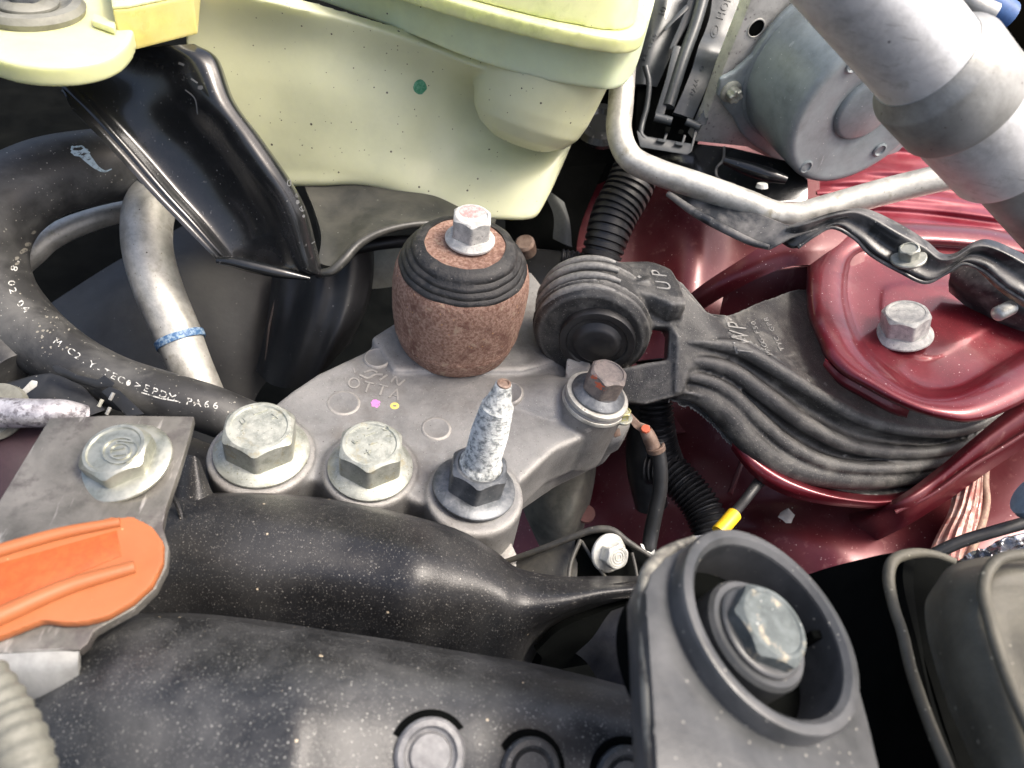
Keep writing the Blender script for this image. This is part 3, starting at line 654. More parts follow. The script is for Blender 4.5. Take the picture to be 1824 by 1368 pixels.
# ------------------------------------------------------------------ strap under the reservoir
strap = thing('reservoir_strap', 'curved glossy black steel strap holding the reservoir, lower end hooked', 'bracket', P(440, 450, 236))
ed = [((98, 150), (352, 80), 212, 205), ((112, 158), (384, 104), 214, 208), ((156, 200), (414, 180), 215, 210), ((219, 268), (462, 246), 218, 215), ((284, 342), (512, 318), 221, 220),
      ((335, 396), (541, 372), 224, 225), ((372, 436), (557, 430), 227, 230), ((394, 460), (570, 482), 230, 234), ((396, 468), (574, 494), 231.5, 237)]
ed[0] = ((62, 100), (345, 78), 211, 208)
rows = []
for (lx, ly), (rx, ry), dl, dr in ed:
    w_ = rx - lx; k = w_ / 260
    def at(f, dd, dx=0): return (lx + (rx - lx) * f + dx, ly + (ry - ly) * f, dl + (dr - dl) * f + dd)
    rows.append([(lx, ly, dl), at(.05, .6), at(.16, 4.2), at(.40, 5.4), at(.62, 3.2), at(.78, -.6), at(.88, -1.5), at(.955, .2), (rx, ry, dr + 2.6), (rx + 5, ry + 2, dr + 8)])
st = ob('strap_arm', sheet(rows, 90, 110, 2.2), blk, strap, sharp=60)
tr = bvh(st)
tan = mat('bronze_sheen_paint', (.10, .085, .07), .3)
ob('flange_edge', tube([P(x, y, d) for x, y, d in ((386, 464, 228), (412, 466, 228.5), (450, 475, 229.5), (500, 486, 231.5), (552, 496, 234))], [1.0, 1.6, 1.9, 1.7, .5], 40, 14), blk, strap)
edg = [(134, 192, 214.5), (175, 234, 216), (220, 284, 218), (266, 334, 220.5), (300, 372, 222), (330, 402, 224), (362, 440, 227), (386, 464, 230)]
ep = curve([P(x, y, d) for (x, y), _, d, _ in ed[1:8]], 60); L0, L1, L2 = [], [], []
for i, p in enumerate(ep):
    tt = (ep[min(i + 1, 59)] - ep[max(i - 1, 0)]).normalized(); hv = ((CAM - p).normalized() + SD).normalized()
    hv = (hv - tt * hv.dot(tt)).normalized(); cr_ = tt.cross(hv).normalized()
    if cr_.dot(W @ Vector((-1, 0, 0))) < 0: cr_ = -cr_
    k = min(1, i / 8 + .1) * (1 - .5 * i / 59)
    L0.append(p + hv * .0002); L1.append(p + cr_ * .0014 * k + hv * .00035); L2.append(p + cr_ * .0029 * k)
ob('folded_lip', sheet([L0, L1, L2], 60, 8, 1.0), blk, strap)
ob('dried_spots', stamp(tr, [ring_px(515, 326, 4, 6, 1.6), blob_px(529, 348, 3.5, 3.5, seed=1), blob_px(530, 360, 3, 4, seed=2), blob_px(538, 372, 5, 5, seed=3), blob_px(541, 385, 2.5, 3, seed=4), ring_px(560, 419, 3, 4, 1.2), stroke_px([(555, 434), (561, 430)], 2), blob_px(357, 156, 5, 4, seed=9)], .03), mat('dried_water_spot', (.11, .115, .12), .6), strap)['kind'] = 'stuff'
ob('scratches', stamp(tr, [stroke_px([(330, 160), (347, 176), (352, 204)], 2), stroke_px([(318, 112), (328, 116)], 4), stroke_px([(340, 140), (352, 148)], 3)], .03), mat('pale_scratch', (.15, .155, .16), .6), strap)
rows = [[(566, 468, 240), (572, 420, 247), (560, 375, 256), (545, 338, 262), (540, 318, 266)],
        [(590, 474, 240), (596, 440, 246), (590, 385, 256), (580, 338, 262), (580, 318, 266)],
        [(606, 466, 241), (620, 430, 246), (630, 385, 255), (640, 335, 262), (640, 318, 266)],
        [(636, 436, 243), (650, 414, 246), (680, 380, 254), (700, 345, 262), (700, 330, 266)],
        [(680, 414, 246), (700, 402, 248), (740, 385, 254), (765, 360, 261), (770, 345, 266)],
        [(730, 402, 249), (750, 396, 250), (790, 390, 255), (830, 385, 261), (835, 370, 266)],
        [(790, 398, 253), (810, 396, 254), (850, 396, 258), (880, 396, 262), (885, 380, 266)]]
gp = mat('grey_dusty_black_paint', (.035, .036, .034), .36, 0, (.085, .082, .07), .06, .4, .7, .5, bump=.05, bs=.8, specks=[(1, .25, .08, (.2, .2, .18))])
ob('strap_shelf', sheet(rows, 50, 70, 1.6), gp, strap, sharp=60)
ob('shelf_edge', tube([(574, 486, 239), (592, 482, 239), (612, 464, 240), (640, 434, 242.5), (682, 412, 245), (735, 400, 248.5), (800, 396, 253)], [1.2, 1.5, 1.6, 1.5, 1.3, 1.2, 1.2], 60, 14), gp, strap)
# ------------------------------------------------------------------ things behind the damper
t = thing('black_hose', 'thin glossy black hose passing under the strap behind the damper', 'hose', P(700, 430, 262)); 
ob('hose_wall', tube([(600, 452, 262), (640, 440, 262), (690, 432, 262), (740, 430, 264), (800, 440, 268)], [3, 2.4, 2.3, 2.3, 2.3], 40, 16), rubsoft, t)
top('white_cover', sheet([[(655, 430, 300), (690, 425, 300), (760, 430, 302)], [(655, 470, 298), (690, 468, 298), (760, 470, 300)], [(655, 515, 300), (690, 512, 302), (760, 500, 306)]], 20, 20, 3), creamp, 'off-white plastic cover peeking out behind the rusted damper', 'cover')
rows = [[(486, 470, 284), (500, 480, 276), (540, 480, 270), (580, 470, 266), (620, 450, 266), (655, 420, 272), (664, 400, 284)],
        [(480, 540, 284), (498, 540, 276), (530, 545, 272), (575, 540, 266), (620, 520, 267), (655, 500, 273), (666, 480, 284)],
        [(470, 600, 286), (485, 610, 280), (520, 620, 274), (560, 620, 270), (600, 600, 268), (640, 560, 274), (655, 545, 284)],
        [(455, 660, 290), (475, 680, 284), (500, 690, 280), (540, 690, 278), (570, 670, 278), (605, 630, 282), (625, 610, 290)]]
top('rubber_boot', sheet(rows, 60, 50, 3, disp=lambda u, v: 1.3 * math.sin(u * 24 + v * 2) * math.sin(math.pi * u)), bootm, 'dark rubber boot hanging below the hooked end of the black strap', 'boot')
rows = [[(60, 560, 300), (200, 470, 300), (330, 400, 302), (400, 360, 305), (500, 330, 310)],
        [(100, 640, 292), (230, 560, 290), (340, 500, 290), (440, 480, 294), (500, 470, 298)],
        [(200, 720, 292), (300, 680, 288), (380, 640, 288), (440, 620, 292), (480, 610, 298)],
        [(300, 830, 300), (380, 800, 296), (430, 760, 294), (460, 700, 296), (490, 660, 300)]]
dk = mat('dusty_dark_duct', (.028, .028, .028), .55, 0, (.048, .047, .043), .03, .4, .65, bump=.06, bs=.6, specks=[(.7, .2, .1, (.1, .1, .09))])
top('air_duct', sheet(rows, 50, 40, 3), dk, 'dark dusty plastic duct in the depth behind the bent aluminium pipe', 'duct')
top('duct_seam', tube([(504, 470, 281), (492, 530, 280), (480, 580, 281), (474, 640, 284)], .5, 24, 8), mat('brown_seam_plastic', (.09, .07, .06), .5), 'thin brown seam strip running down beside the dark rubber boot', 'trim strip')
# ------------------------------------------------------------------ hoses and pipes on the left
hose = thing('coolant_hose', 'thick black rubber coolant hose with white lettering curving down the left side', 'hose', P(60, 540, 225))
hw = ob('hose_wall', tube([(330, 300, 272), (250, 290, 262), (170, 298, 252), (80, 318, 243), (0, 368, 236), (-36, 440, 230), (-14, 520, 226), (50, 590, 223), (120, 640, 220), (200, 678, 217), (290, 706, 215), (370, 728, 216), (460, 765, 220), (540, 800, 224)],
                        [11.5, 11.8, 12, 12.2, 12.8, 13, 11.8, 10, 8.6, 7.6, 7.2, 7, 7, 7], 140, 40), hosem, hose, sharp=60)
tr = bvh(hw)
ob('white_lettering', stamp(tr, text_px('18 02 04', [(30, 458), (20, 500), (28, 530), (50, 556)], 20, .9, rot=0), .03) , white, hw)
ob('white_lettering', stamp(tr, text_px('M.C2.Y-TEC', [(96, 606), (160, 648), (222, 680)], 20, .85) + [blob_px(229, 682, 4, 5.5, .3, seed=1, rough=.05)] + text_px('>EPDM.PA66', [(238, 684), (320, 712), (392, 724)], 21, .85) + [stroke_px([(252, 699), (285, 709), (318, 715)], 2.2)], .03), white, hw)
ob('blue_paint_dab', stamp(tr, [blob_px(143, 270, 19, 10, .35, n=26, rough=.16, seed=5), stroke_px([(146, 272), (158, 284), (172, 298), (186, 305), (199, 301)], [16, 14, 8, 4, 1.5])], .04), bluepaint, hw)
ob('dried_mud_spots', stamp(tr, [blob_px(x, y, r, r * .6, -.5, seed=k, rough=.25, n=10) for k, (x, y, r) in enumerate([(62, 424, 7), (50, 435, 6), (42, 447, 7), (30, 460, 5), (75, 408, 6), (60, 414, 4), (30, 470, 4)] + [(random.Random(k).uniform(60, 125), random.Random(k + 50).uniform(560, 625), random.Random(k + 90).uniform(1, 3)) for k in range(26)])], .04), mat('dried_mud', (.20, .19, .16), .8), hose)
pipe = thing('aluminium_pipe', 'bent bare aluminium pipe with a blue band beside the black strap', 'pipe', P(330, 640, 250))
pw = ob('pipe_wall', tube([(300, 330, 262), (272, 362, 257), (262, 395, 252), (264, 450, 249), (284, 520, 247), (314, 590, 246), (338, 650, 246), (372, 730, 248)], [8.4, 8.3, 8.1, 7.8, 7.6, 7.3, 6.9, 6.8], 90, 40), alu, pipe, sharp=60)
q = P(321, 605, 246); ax = (P(338, 650, 246) - P(314, 590, 246)).normalized()
ob('blue_band', join(ring(q, ax, 7.1, 7.9, -1.3, 1.3, bev=.3)), blueband, pipe)
ob('pipe_tab', sheet([[(244, 318, 252), (256, 324, 250), (300, 372, 251)], [(250, 345, 252), (260, 350, 250), (300, 374, 251)], [(255, 366, 253), (262, 364, 251), (300, 376, 252)]], 16, 16, .8), steeld, pipe)
top('rear_pipe', tube([(20, 485, 262), (58, 452, 262), (84, 428, 264), (130, 404, 268), (190, 384, 274), (260, 368, 284)], [4, 4.2, 4.2, 4, 3.8, 3.6], 50, 24), alu, 'slim pale pipe visible behind the thick coolant hose', 'pipe')
top('lower_hose', tube([(-60, 480, 240), (-10, 560, 236), (50, 640, 232), (110, 710, 230), (200, 770, 232), (330, 820, 236), (440, 860, 240)], [8, 8, 8, 7.6, 7.6, 7.4, 7.2], 60, 28), hosem, 'second black hose tucked below the lettered coolant hose', 'hose')
# cable tie clip under the hose
clip = thing('hose_clip', 'small black plastic clip with teeth beneath the lettered hose', 'clip', P(190, 700, 206))
ob('clip_blade', face([(92, 652, 206), (104, 650, 206), (140, 668, 205), (175, 676, 205), (186, 668, 205), (205, 682, 204), (200, 690, 204), (172, 692, 205), (130, 680, 206), (98, 664, 206)], 1.6, .3), blkp, clip)
ob('clip_jaw', face([(180, 698, 204), (196, 688, 204), (214, 696, 203), (258, 738, 202), (226, 742, 202), (200, 716, 203)], 3, .4), blkp, clip)
for k, (x, y) in enumerate(((182, 712), (202, 700), (196, 726))):
    ob('clip_tooth', tube([(x, y, 202), (x - 6, y + 12, 202)], .5, 6, 8), threadm if k else creamp, clip)
top('white_cable_tie', face([(34, 700, 205), (56, 677, 204), (67, 679, 204), (66, 688, 204), (44, 704, 205)], 1, .3), whitep, 'short white cable tie end standing up beside the left hose fitting', 'cable tie')
t = thing('left_fitting', 'bright scuffed aluminium hose fitting poking in at the left edge', 'fitting', P(60, 735, 190))
ob('fitting_tube', tube([(-60, 730, 190), (0, 735, 190), (60, 736, 190), (110, 735, 192), (150, 742, 196)], [3.6, 3.8, 3.6, 3.4, 3], 40, 24), mat('mottled_pipe', (.30, .29, .31), .4, .5, (.55, .54, .56), .35, .4, .6, bump=.1, bs=1, mask2=(.5, .5, .6, (.16, .15, .16))), t)
ob('fitting_collar', lathe(P(0, 738, 196), D(0, -.5, -1), [(0, 0), (7.5, 0), (8, 1), (7.5, 3), (0, 3)], 48), gm, t)
top('black_clamp_plate', face([(-20, 690, 212), (60, 668, 212), (120, 660, 212), (190, 730, 208), (150, 745, 206), (60, 740, 206), (-20, 745, 206)], 4, .6), blkp, 'black plastic clamp plate under the left hose fitting', 'clamp')
top('dark_side_hose', tube([(-80, 500, 226), (-30, 580, 222), (0, 620, 220), (30, 660, 218)], [9, 9, 8, 7], 30, 24), hosem, 'dark hose end with chalky marks at the far left edge', 'hose')
# ------------------------------------------------------------------ red body panels
bodyc = thing('car_body', 'dark metallic red painted inner fender with a pressed bracket around the torque rod', 'car body', P(1450, 800, 300))
def rj(a_, s): return random.Random(s).uniform(-a_, a_)
rows = [[(960, 200, 340), (1060, 200, 338), (1140, 220, 336), (1230, 240, 330), (1330, 260, 332), (1460, 280, 330)],
        [(960, 330, 330), (1040, 330, 326), (1120, 340, 324), (1225, 350, 316), (1320, 360, 322), (1460, 380, 320)],
        [(970, 430, 318), (1040, 430, 316), (1130, 440, 316), (1238, 440, 306), (1310, 450, 316), (1460, 460, 314)],
        [(980, 540, 310), (1040, 540, 308), (1130, 550, 308), (1222, 540, 300), (1300, 540, 305), (1460, 560, 312)],
        [(980, 650, 304), (1060, 650, 302), (1130, 650, 302), (1210, 640, 298), (1300, 650, 300), (1460, 660, 306)],
        [(990, 800, 300), (1060, 790, 298), (1140, 780, 296), (1220, 770, 290), (1310, 770, 296), (1460, 780, 300)]]
ob('strut_tower_panel', sheet(rows, 70, 70, 2), redd, bodyc, sharp=60)
rows = [[(860, 700, 336), (1000, 690, 326), (1120, 680, 314), (1240, 660, 300), (1300, 640, 298), (1420, 640, 296), (1600, 640, 292), (1740, 640, 286), (1900, 600, 280)],
        [(860, 780, 330), (1000, 760, 318), (1120, 740, 304), (1240, 720, 288), (1300, 710, 284), (1420, 740, 280), (1600, 780, 276), (1740, 740, 270), (1900, 680, 264)],
        [(860, 850, 330), (1000, 840, 318), (1120, 830, 304), (1235, 820, 290), (1310, 800, 282), (1440, 850, 274), (1600, 870, 266), (1730, 850, 262), (1900, 760, 256)],
        [(860, 920, 330), (1000, 910, 320), (1120, 910, 306), (1240, 900, 292), (1340, 890, 280), (1460, 900, 268), (1600, 930, 260), (1738, 900, 254), (1900, 860, 252)],
        [(860, 1000, 330), (1000, 1000, 318), (1130, 990, 300), (1260, 970, 284), (1360, 950, 268), (1480, 970, 256), (1600, 1010, 252), (1715, 970, 244), (1900, 940, 246)],
        [(860, 1100, 330), (1000, 1100, 316), (1130, 1080, 296), (1260, 1060, 280), (1380, 1040, 262), (1500, 1060, 250), (1620, 1080, 246), (1690, 1050, 240), (1900, 1020, 240)]]
ob('inner_fender_panel', sheet(rows, 110, 60, 2), redd, bodyc, sharp=60)
# pressed bracket, upper shell: rings from its lip inward to the bolt seat
cx_, cy_ = 1625, 590
lip = [(1438, 470), (1436, 520), (1440, 565), (1458, 610), (1470, 638), (1500, 668), (1545, 694), (1590, 718), (1640, 738), (1690, 750), (1730, 752), (1780, 738), (1850, 700), (1900, 640), (1900, 520), (1860, 440), (1780, 410), (1680, 400), (1590, 395), (1520, 396), (1470, 425)]
n = len(lip)
inn = [(1512, 490), (1511, 525), (1518, 560), (1530, 592), (1545, 615), (1568, 640), (1595, 662), (1622, 682), (1655, 694), (1700, 690), (1740, 672), (1790, 640), (1850, 605), (1890, 580), (1890, 520), (1840, 470), (1770, 450), (1680, 440), (1600, 440), (1545, 450), (1520, 465)]
rings_ = []
for s1, s2, dd in ((0, 0, 6.5), (.03, 0, 3), (.12, 0, .9), (.28, 0, -.6), (.46, 0, -.8), (.62, 0, -.5), (.76, 0, .4), (.87, 0, 2.2), (.94, 0, 4.2), (1, 0, 5.6), (1, .1, 6.2), (1, .25, 6.3), (1, .42, 6.0), (1, .52, 5.3), (1, .7, 5.2), (1, .98, 5.2)):
    rg = []
    for (x, y), (u_, v_) in zip(lip + lip[:1], inn + inn[:1]):
        px, py = x + (u_ - x) * s1, y + (v_ - y) * s1
        px, py = px + (1635 - px) * s2, py + (575 - py) * s2
        rg.append((px, py, 234 + (680 - py) * .16 + (px - 1625) * .012 + dd))
    rings_.append(rg)
ub = ob('upper_mount_shell', sheet(rings_, 160, 110, 1.6), red, bodyc, sharp=60)
ob('lip_tab', sheet([[(1470, 640, 240), (1500, 668, 239.5), (1545, 694, 239), (1590, 716, 239), (1622, 726, 239.5)], [(1466, 650, 241), (1495, 680, 240.5), (1540, 706, 240), (1585, 730, 240), (1616, 741, 241)], [(1468, 655, 243), (1496, 686, 242.5), (1541, 712, 242), (1586, 736, 242), (1616, 745, 243)]], 50, 12, 1.2), red, bodyc)
ob('shell_wing', sheet([[(1175, 575, 292), (1240, 515, 280), (1310, 468, 273), (1380, 425, 271), (1450, 395, 273), (1540, 380, 280)], [(1190, 578, 291), (1250, 530, 278), (1320, 488, 271), (1390, 452, 269), (1455, 440, 268), (1540, 430, 275)], [(1200, 590, 293), (1262, 545, 281), (1330, 506, 273), (1395, 478, 270), (1450, 472, 267), (1540, 480, 273)]], 60, 24, 1.6), redd, bodyc, sharp=60)
ob('pocket_wall', sheet([[(1290, 520, 285), (1350, 490, 280), (1470, 470, 275)], [(1280, 570, 288), (1350, 550, 284), (1470, 540, 280)], [(1270, 640, 290), (1350, 620, 286), (1470, 600, 282)]], 20, 20, 2), redd, bodyc)
# lower shell
rows = [[(1282, 716, 262), (1330, 770, 258), (1400, 828, 256), (1490, 862, 256), (1580, 870, 260), (1680, 840, 266), (1800, 760, 272)],
        [(1286, 740, 250), (1330, 795, 247), (1400, 842, 245), (1490, 876, 246), (1590, 882, 249), (1690, 846, 256), (1810, 765, 264)],
        [(1300, 766, 241), (1344, 815, 239), (1412, 858, 238), (1500, 886, 239), (1596, 890, 244), (1700, 852, 252), (1815, 772, 260)],
        [(1304, 790, 240), (1345, 838, 238.5), (1410, 875, 238), (1500, 896, 240), (1598, 897, 245), (1702, 858, 253), (1816, 778, 261)],
        [(1302, 800, 242), (1342, 848, 241), (1404, 884, 241), (1498, 902, 243), (1600, 902, 248), (1704, 862, 256), (1818, 784, 264)]]
ob('lower_mount_shell', sheet(rows, 100, 40, 1.4), red, bodyc, sharp=60)
# flanges welded along the outer edge
ob('seam_flange', sheet([[(1400, 935, 300), (1500, 918, 268), (1586, 892, 244), (1660, 842, 243), (1740, 775, 242), (1830, 700, 241), (1900, 640, 240)], [(1405, 955, 300), (1505, 935, 266), (1592, 903, 240), (1670, 855, 239), (1750, 790, 238), (1830, 735, 237), (1900, 690, 236)], [(1415, 985, 302), (1520, 960, 268), (1610, 925, 243), (1690, 868, 242), (1765, 815, 241), (1840, 765, 240), (1900, 730, 239)], [(1410, 1005, 304), (1515, 980, 272), (1600, 945, 250), (1690, 890, 248), (1775, 830, 246), (1840, 790, 245), (1900, 760, 244)]], 70, 30, 1.4), redd, bodyc, sharp=60)
ob('seam_bead', tube([(1594, 912, 240), (1660, 880, 239), (1730, 830, 238.5), (1780, 800, 238), (1860, 750, 237)], .7, 50, 10), redd, bodyc)
sealm = mat('tan_seam_sealer', (.34, .22, .15), .6, 0, (.22, .12, .09), .5, .4, .6, bump=.15, bs=1)
ob('seam_sealer', tube([(1756, 822, 250), (1754, 860, 248), (1758, 890, 246), (1752, 920, 244), (1738, 960, 241), (1722, 1000, 238)], [1.2, 1.3, 1.1, 1.3, 1.5, .8], 50, 12), sealm, bodyc)
ob('worn_fold', sheet([[(1700, 860, 251), (1735, 840, 248), (1752, 830, 249)], [(1690, 910, 248), (1722, 900, 245), (1750, 890, 246)], [(1665, 960, 245), (1705, 950, 241), (1745, 940, 242)], [(1640, 1020, 242), (1690, 1020, 238), (1730, 1000, 239)]], 24, 30, .8, disp=lambda u, v: .35 * math.sin(u * 30 + 4 * v)), mat('worn_pink_paint', (.36, .12, .10), .4, .1, (.45, .26, .2), .3, .4, .6, streak=((.5, .5, .02), .5, .6, (.5, .33, .27)), coat=.4), bodyc)
ob('tower_brace', tube([(1300, 880, 262), (1330, 800, 275), (1345, 760, 285)], 1, 12, 8), redd, bodyc)
wr = lambda u, v: 1.6 * math.sin(v * 40 + 5 * math.sin(u * 3) + u * 3) + .7 * math.sin(v * 95 + u * 7)
rows = [[(1430, 180, 345), (1560, 200, 340), (1700, 230, 336), (1900, 260, 330)],
        [(1440, 280, 335), (1560, 290, 328), (1700, 310, 322), (1900, 350, 316)],
        [(1460, 360, 322), (1560, 370, 314), (1700, 390, 308), (1900, 420, 302)],
        [(1480, 430, 312), (1600, 450, 304), (1700, 470, 300), (1900, 500, 294)],
        [(1480, 520, 306), (1600, 540, 300), (1700, 560, 296), (1900, 600, 290)]]
ob('creased_side_panel', sheet(rows, 80, 200, 2, disp=wr), redp, bodyc, sharp=60)
# bolt in the red bracket
t = thing('bracket_bolt', 'large dull zinc flange bolt in the recess of the red bracket', 'bolt', P(1612, 598, 238))
BX = toward(1612, 598, .18, -1, .62); q = P(1608, 596, 253)
fl, hd = hexhead(q, BX, 9.2, 2.6, 7.7, 9.5, .5, dish=.12); ob('flange', fl, zincw, t); ob('hex_head', hd, zincw, t, sharp=28)
fm = mat('white_flake', (.5, .46, .42), .8)
top('paint_flake', lathe(P(1402, 920, 262), toward(1402, 920, 0, -1, .9), [(0, -.5), (2.2, -.5), (2.6, .4), (1.6, .9), (0, .8)], 10, wob=lambda a_, z: .5 * math.sin(a_ * 40)), fm, 'small off-white chip lying on the dark red fender', 'paint chip')
# ------------------------------------------------------------------ black steel rail over the red bracket
rail = thing('black_rail_bracket', 'dusty black steel rail bent down and up above the red bracket', 'bracket', P(1560, 440, 236))
def rr(*q): return [(x, y, dd) for (x, y), dd in zip(q[:-1], (q[-1] + 1, q[-1] - 2, q[-1] - 1.2, q[-1] + .6, q[-1] + .4, q[-1] + 2.5))]
rows = [rr((1404, 402), (1402, 406), (1399, 411), (1394, 418), (1389, 425), (1386, 430), 239.5),
        rr((1428, 394), (1427, 400), (1425, 408), (1422, 422), (1421, 438), (1420, 442), 236),
        rr((1500, 374), (1496, 380), (1492, 386), (1488, 392), (1484, 400), (1482, 405), 234),
        rr((1547, 373), (1538, 380), (1532, 388), (1526, 400), (1523, 416), (1522, 424), 233),
        rr((1609, 402), (1600, 414), (1592, 426), (1578, 440), (1562, 450), (1552, 453), 231.5),
        rr((1652, 430), (1647, 440), (1640, 450), (1630, 466), (1614, 480), (1606, 484), 230.5),
        rr((1676, 450), (1674, 460), (1672, 468), (1666, 482), (1656, 496), (1648, 503), 229.5),
        rr((1702, 450), (1700, 458), (1698, 465), (1694, 474), (1688, 482), (1682, 488), 228.5),
        rr((1736, 430), (1734, 438), (1733, 446), (1728, 454), (1720, 464), (1714, 470), 227.5),
        rr((1768, 428), (1768, 440), (1767, 448), (1763, 460), (1756, 474), (1750, 482), 226.5),
        rr((1826, 454), (1822, 466), (1818, 476), (1812, 492), (1802, 510), (1796, 518), 225),
        rr((1900, 500), (1896, 512), (1890, 524), (1884, 540), (1876, 556), (1870, 562), 223)]
ob('rail', sheet(rows, 36, 150, 1.6), railm, rail, sharp=60)
ob('rail_edge', tube([(1421, 441, 236), (1450, 420, 235.5), (1483, 405, 235), (1522, 424, 234.5), (1552, 454, 233.5), (1606, 485, 232), (1648, 503, 231), (1682, 488, 230), (1714, 470, 229), (1750, 482, 228.5), (1796, 518, 227), (1870, 562, 225)], .6, 110, 10), railm, rail)
ob('rail_flap', face([(1172, 318, 262), (1200, 322, 258), (1250, 340, 253), (1330, 372, 247), (1400, 400, 240), (1440, 402, 236), (1460, 408, 235), (1410, 425, 236), (1370, 446, 238), (1345, 440, 240), (1290, 415, 245), (1240, 385, 250)], 2, .5), railm, rail)
ob('flap_rib', tube([(1190, 345, 252), (1240, 380, 246), (1290, 408, 242), (1340, 432, 238), (1370, 440, 236)], [1, 1.4, 1.3, 1.1, .7], 30, 12), railm, rail)
t = thing('rail_nut', 'dull grey flange nut sitting in the channel of the black rail', 'nut', P(1620, 458, 229))
fl, hd = hexhead(P(1618, 462, 230), toward(1617, 461, .1, -1, .62), 5.0, 1.2, 3.2, 4.4, .3); gz = mat('greyish_zinc_nut', (.30, .31, .27), .5, .4, (.4, .4, .36), .3, .4, .6, bump=.05)
ob('flange', fl, gz, t); ob('hex_body', hd, gz, t, sharp=28)
cup = thing('rusty_cup_bracket', 'black bracket with a rusty curved rim at the right edge under the rail', 'bracket', P(1780, 500, 240))
ob('cup_rim', tube([(1705, 470, 240), (1730, 462, 239), (1760, 480, 238), (1790, 510, 237), (1825, 535, 236), (1870, 560, 235)], [1, 1.6, 2.2, 2, 1.8, 1.6], 40, 12), brownm, cup)
ob('cup_wall', sheet([[(1700, 475, 246), (1740, 470, 246), (1800, 500, 246), (1880, 560, 246)], [(1690, 500, 252), (1740, 520, 252), (1800, 555, 250), (1880, 590, 248)], [(1690, 520, 262), (1740, 560, 262), (1800, 590, 260), (1880, 610, 258)]], 30, 20, 2), railm, cup)
t = thing('thread_end', 'short light threaded stud end below the rail at the right edge', 'stud', P(1785, 556, 238))
ax = (P(1770, 562, 236) - P(1806, 545, 240)).normalized(); pr = [(0, -3), (2.3, -3)]
for k in range(13): pr.append((2.35 if k % 2 else 2.0, -2.6 + k * .55))
ob('thread', lathe(P(1790, 553, 238), ax, pr + [(1.4, 4.6), (0, 4.7)], 28), threadm, t, sharp=60)
# ------------------------------------------------------------------ aluminium line that crosses the upper right
t = thing('refrigerant_line', 'long bare aluminium line bent below the grey motor', 'pipe', P(1390, 385, 252))
ob('line_tube', tube([(1122, -60, 256), (1114, 60, 256), (1106, 180, 256), (1103, 235, 255), (1122, 280, 254), (1170, 306, 253), (1250, 333, 251), (1330, 362, 249), (1378, 381, 248), (1420, 384, 247), (1480, 368, 246), (1580, 340, 244), (1690, 314, 241), (1780, 296, 238)], [4.3] * 14, 160, 30), alu, t, sharp=60)
# ------------------------------------------------------------------ pump motor and its plate
mo = thing('pump_motor', 'grey painted round pump motor with a domed end cap, upper right', 'motor', P(1480, 200, 300))
MA = toward(1535, 205, .72, .69, .60)
mc = P(1548, 198, 262)
b = lathe(mc, MA, [(0, -31), (30.2, -31), (30.2, -25), (30.2, -18), (30.0, -6), (29.9, -2.4), (29.2, -.6), (27.8, 0), (26.5, -.2), (20, -.8), (13.6, -1.6), (12.4, -2.0), (11.9, -2.2), (11.6, -.8), (10.6, -.2), (0, -.2)], 110)
ob('motor_can', b, motor, mo, sharp=50)
ob('motor_collar', lathe(mc, MA, [(0, -33), (31.2, -33), (31.6, -31.5), (31.2, -30.5), (30.2, -30), (0, -30)], 110), motor, mo)
def onpl(x, y, c, n):
    d = (P(x, y, 100) - CAM).normalized(); return CAM + d * ((c - CAM).dot(n) / d.dot(n))
for (x, y) in ((1436, 298), (1520, 118), (1568, 268)):
    pp = onpl(x, y, mc, MA)
    ob('dimple', lathe(pp - MA * .0006, MA, [(1.6, 0), (2.6, 0), (2.7, .5), (2.1, .8), (1.6, .2)], 24), motor, mo)
ears = []
fc = mc - MA * .0308
ob('mounting_flange', fuse([prism([onpl(x, y, fc, MA) for x, y in ((1278, 170), (1284, 142), (1310, 128), (1345, 96), (1420, 10), (1480, -60), (1700, -40), (1640, 300), (1450, 330), (1345, 262), (1322, 240), (1306, 210), (1290, 190))], MA * -2.2, 0)], .6, 5), motor, mo)
t = thing('motor_screw', 'small bright torx screw holding the motor flange', 'screw', onpl(1300, 158, fc, MA))
q = onpl(1301, 162, fc, MA)
ob('washer', lathe(q, MA, [(0, 0), (4, 0), (4, .8), (3.2, 1.2), (0, 1.2)], 40), zinc, t)
ob('screw_head', lathe(q, MA, [(0, 1), (2.5, 1), (2.5, 4.2), (2.1, 4.7), (1.2, 4.7), (.9, 4.1), (0, 4.1)], 48, wob=lambda a_, z: .35 * math.cos(a_ * 12 * math.pi) * (z > 1)), zinc, t, sharp=30)
pl = thing('motor_plate', 'pitted pale cast plate behind the grey motor', 'plate', P(1280, 230, 305))
pc = fc - MA * .0035
pp = [(1236, 252), (1262, 200), (1290, 120), (1322, 40), (1345, -20), (1360, -80), (1650, -120), (1700, 200), (1500, 330), (1390, 292), (1330, 262)]
ob('plate_body', prism([onpl(x, y, pc, MA) for x, y in pp], MA * -6, .8), castp, pl)
q = onpl(1347, 50, pc, MA); ob('bolt_hole', lathe(q, MA, [(0, -.2), (3.0, -.2), (3.0, .06), (0, .05)], 32), deep, pl)
ob('hole_rim', ring(q, MA, 2.9, 3.4, -.2, .3, bev=.1), castp, pl)
lm = thing('rail_under_motor', 'black bent mounting frame beneath the pump motor with two small white clips', 'frame', P(1330, 300, 300))
ob('frame_top', face([(1230, 255, 296), (1300, 262, 292), (1400, 286, 288), (1440, 320, 284), (1440, 360, 282), (1380, 360, 280), (1280, 330, 284), (1200, 300, 292), (1130, 290, 300), (1140, 262, 302)], 8, 1.2), blk, lm)
ob('frame_fold', tube([(1290, 286, 280), (1330, 300, 278), (1370, 312, 276), (1400, 320, 276)], [1.5, 2.6, 2.6, 1.6], 20, 14), blk, lm)
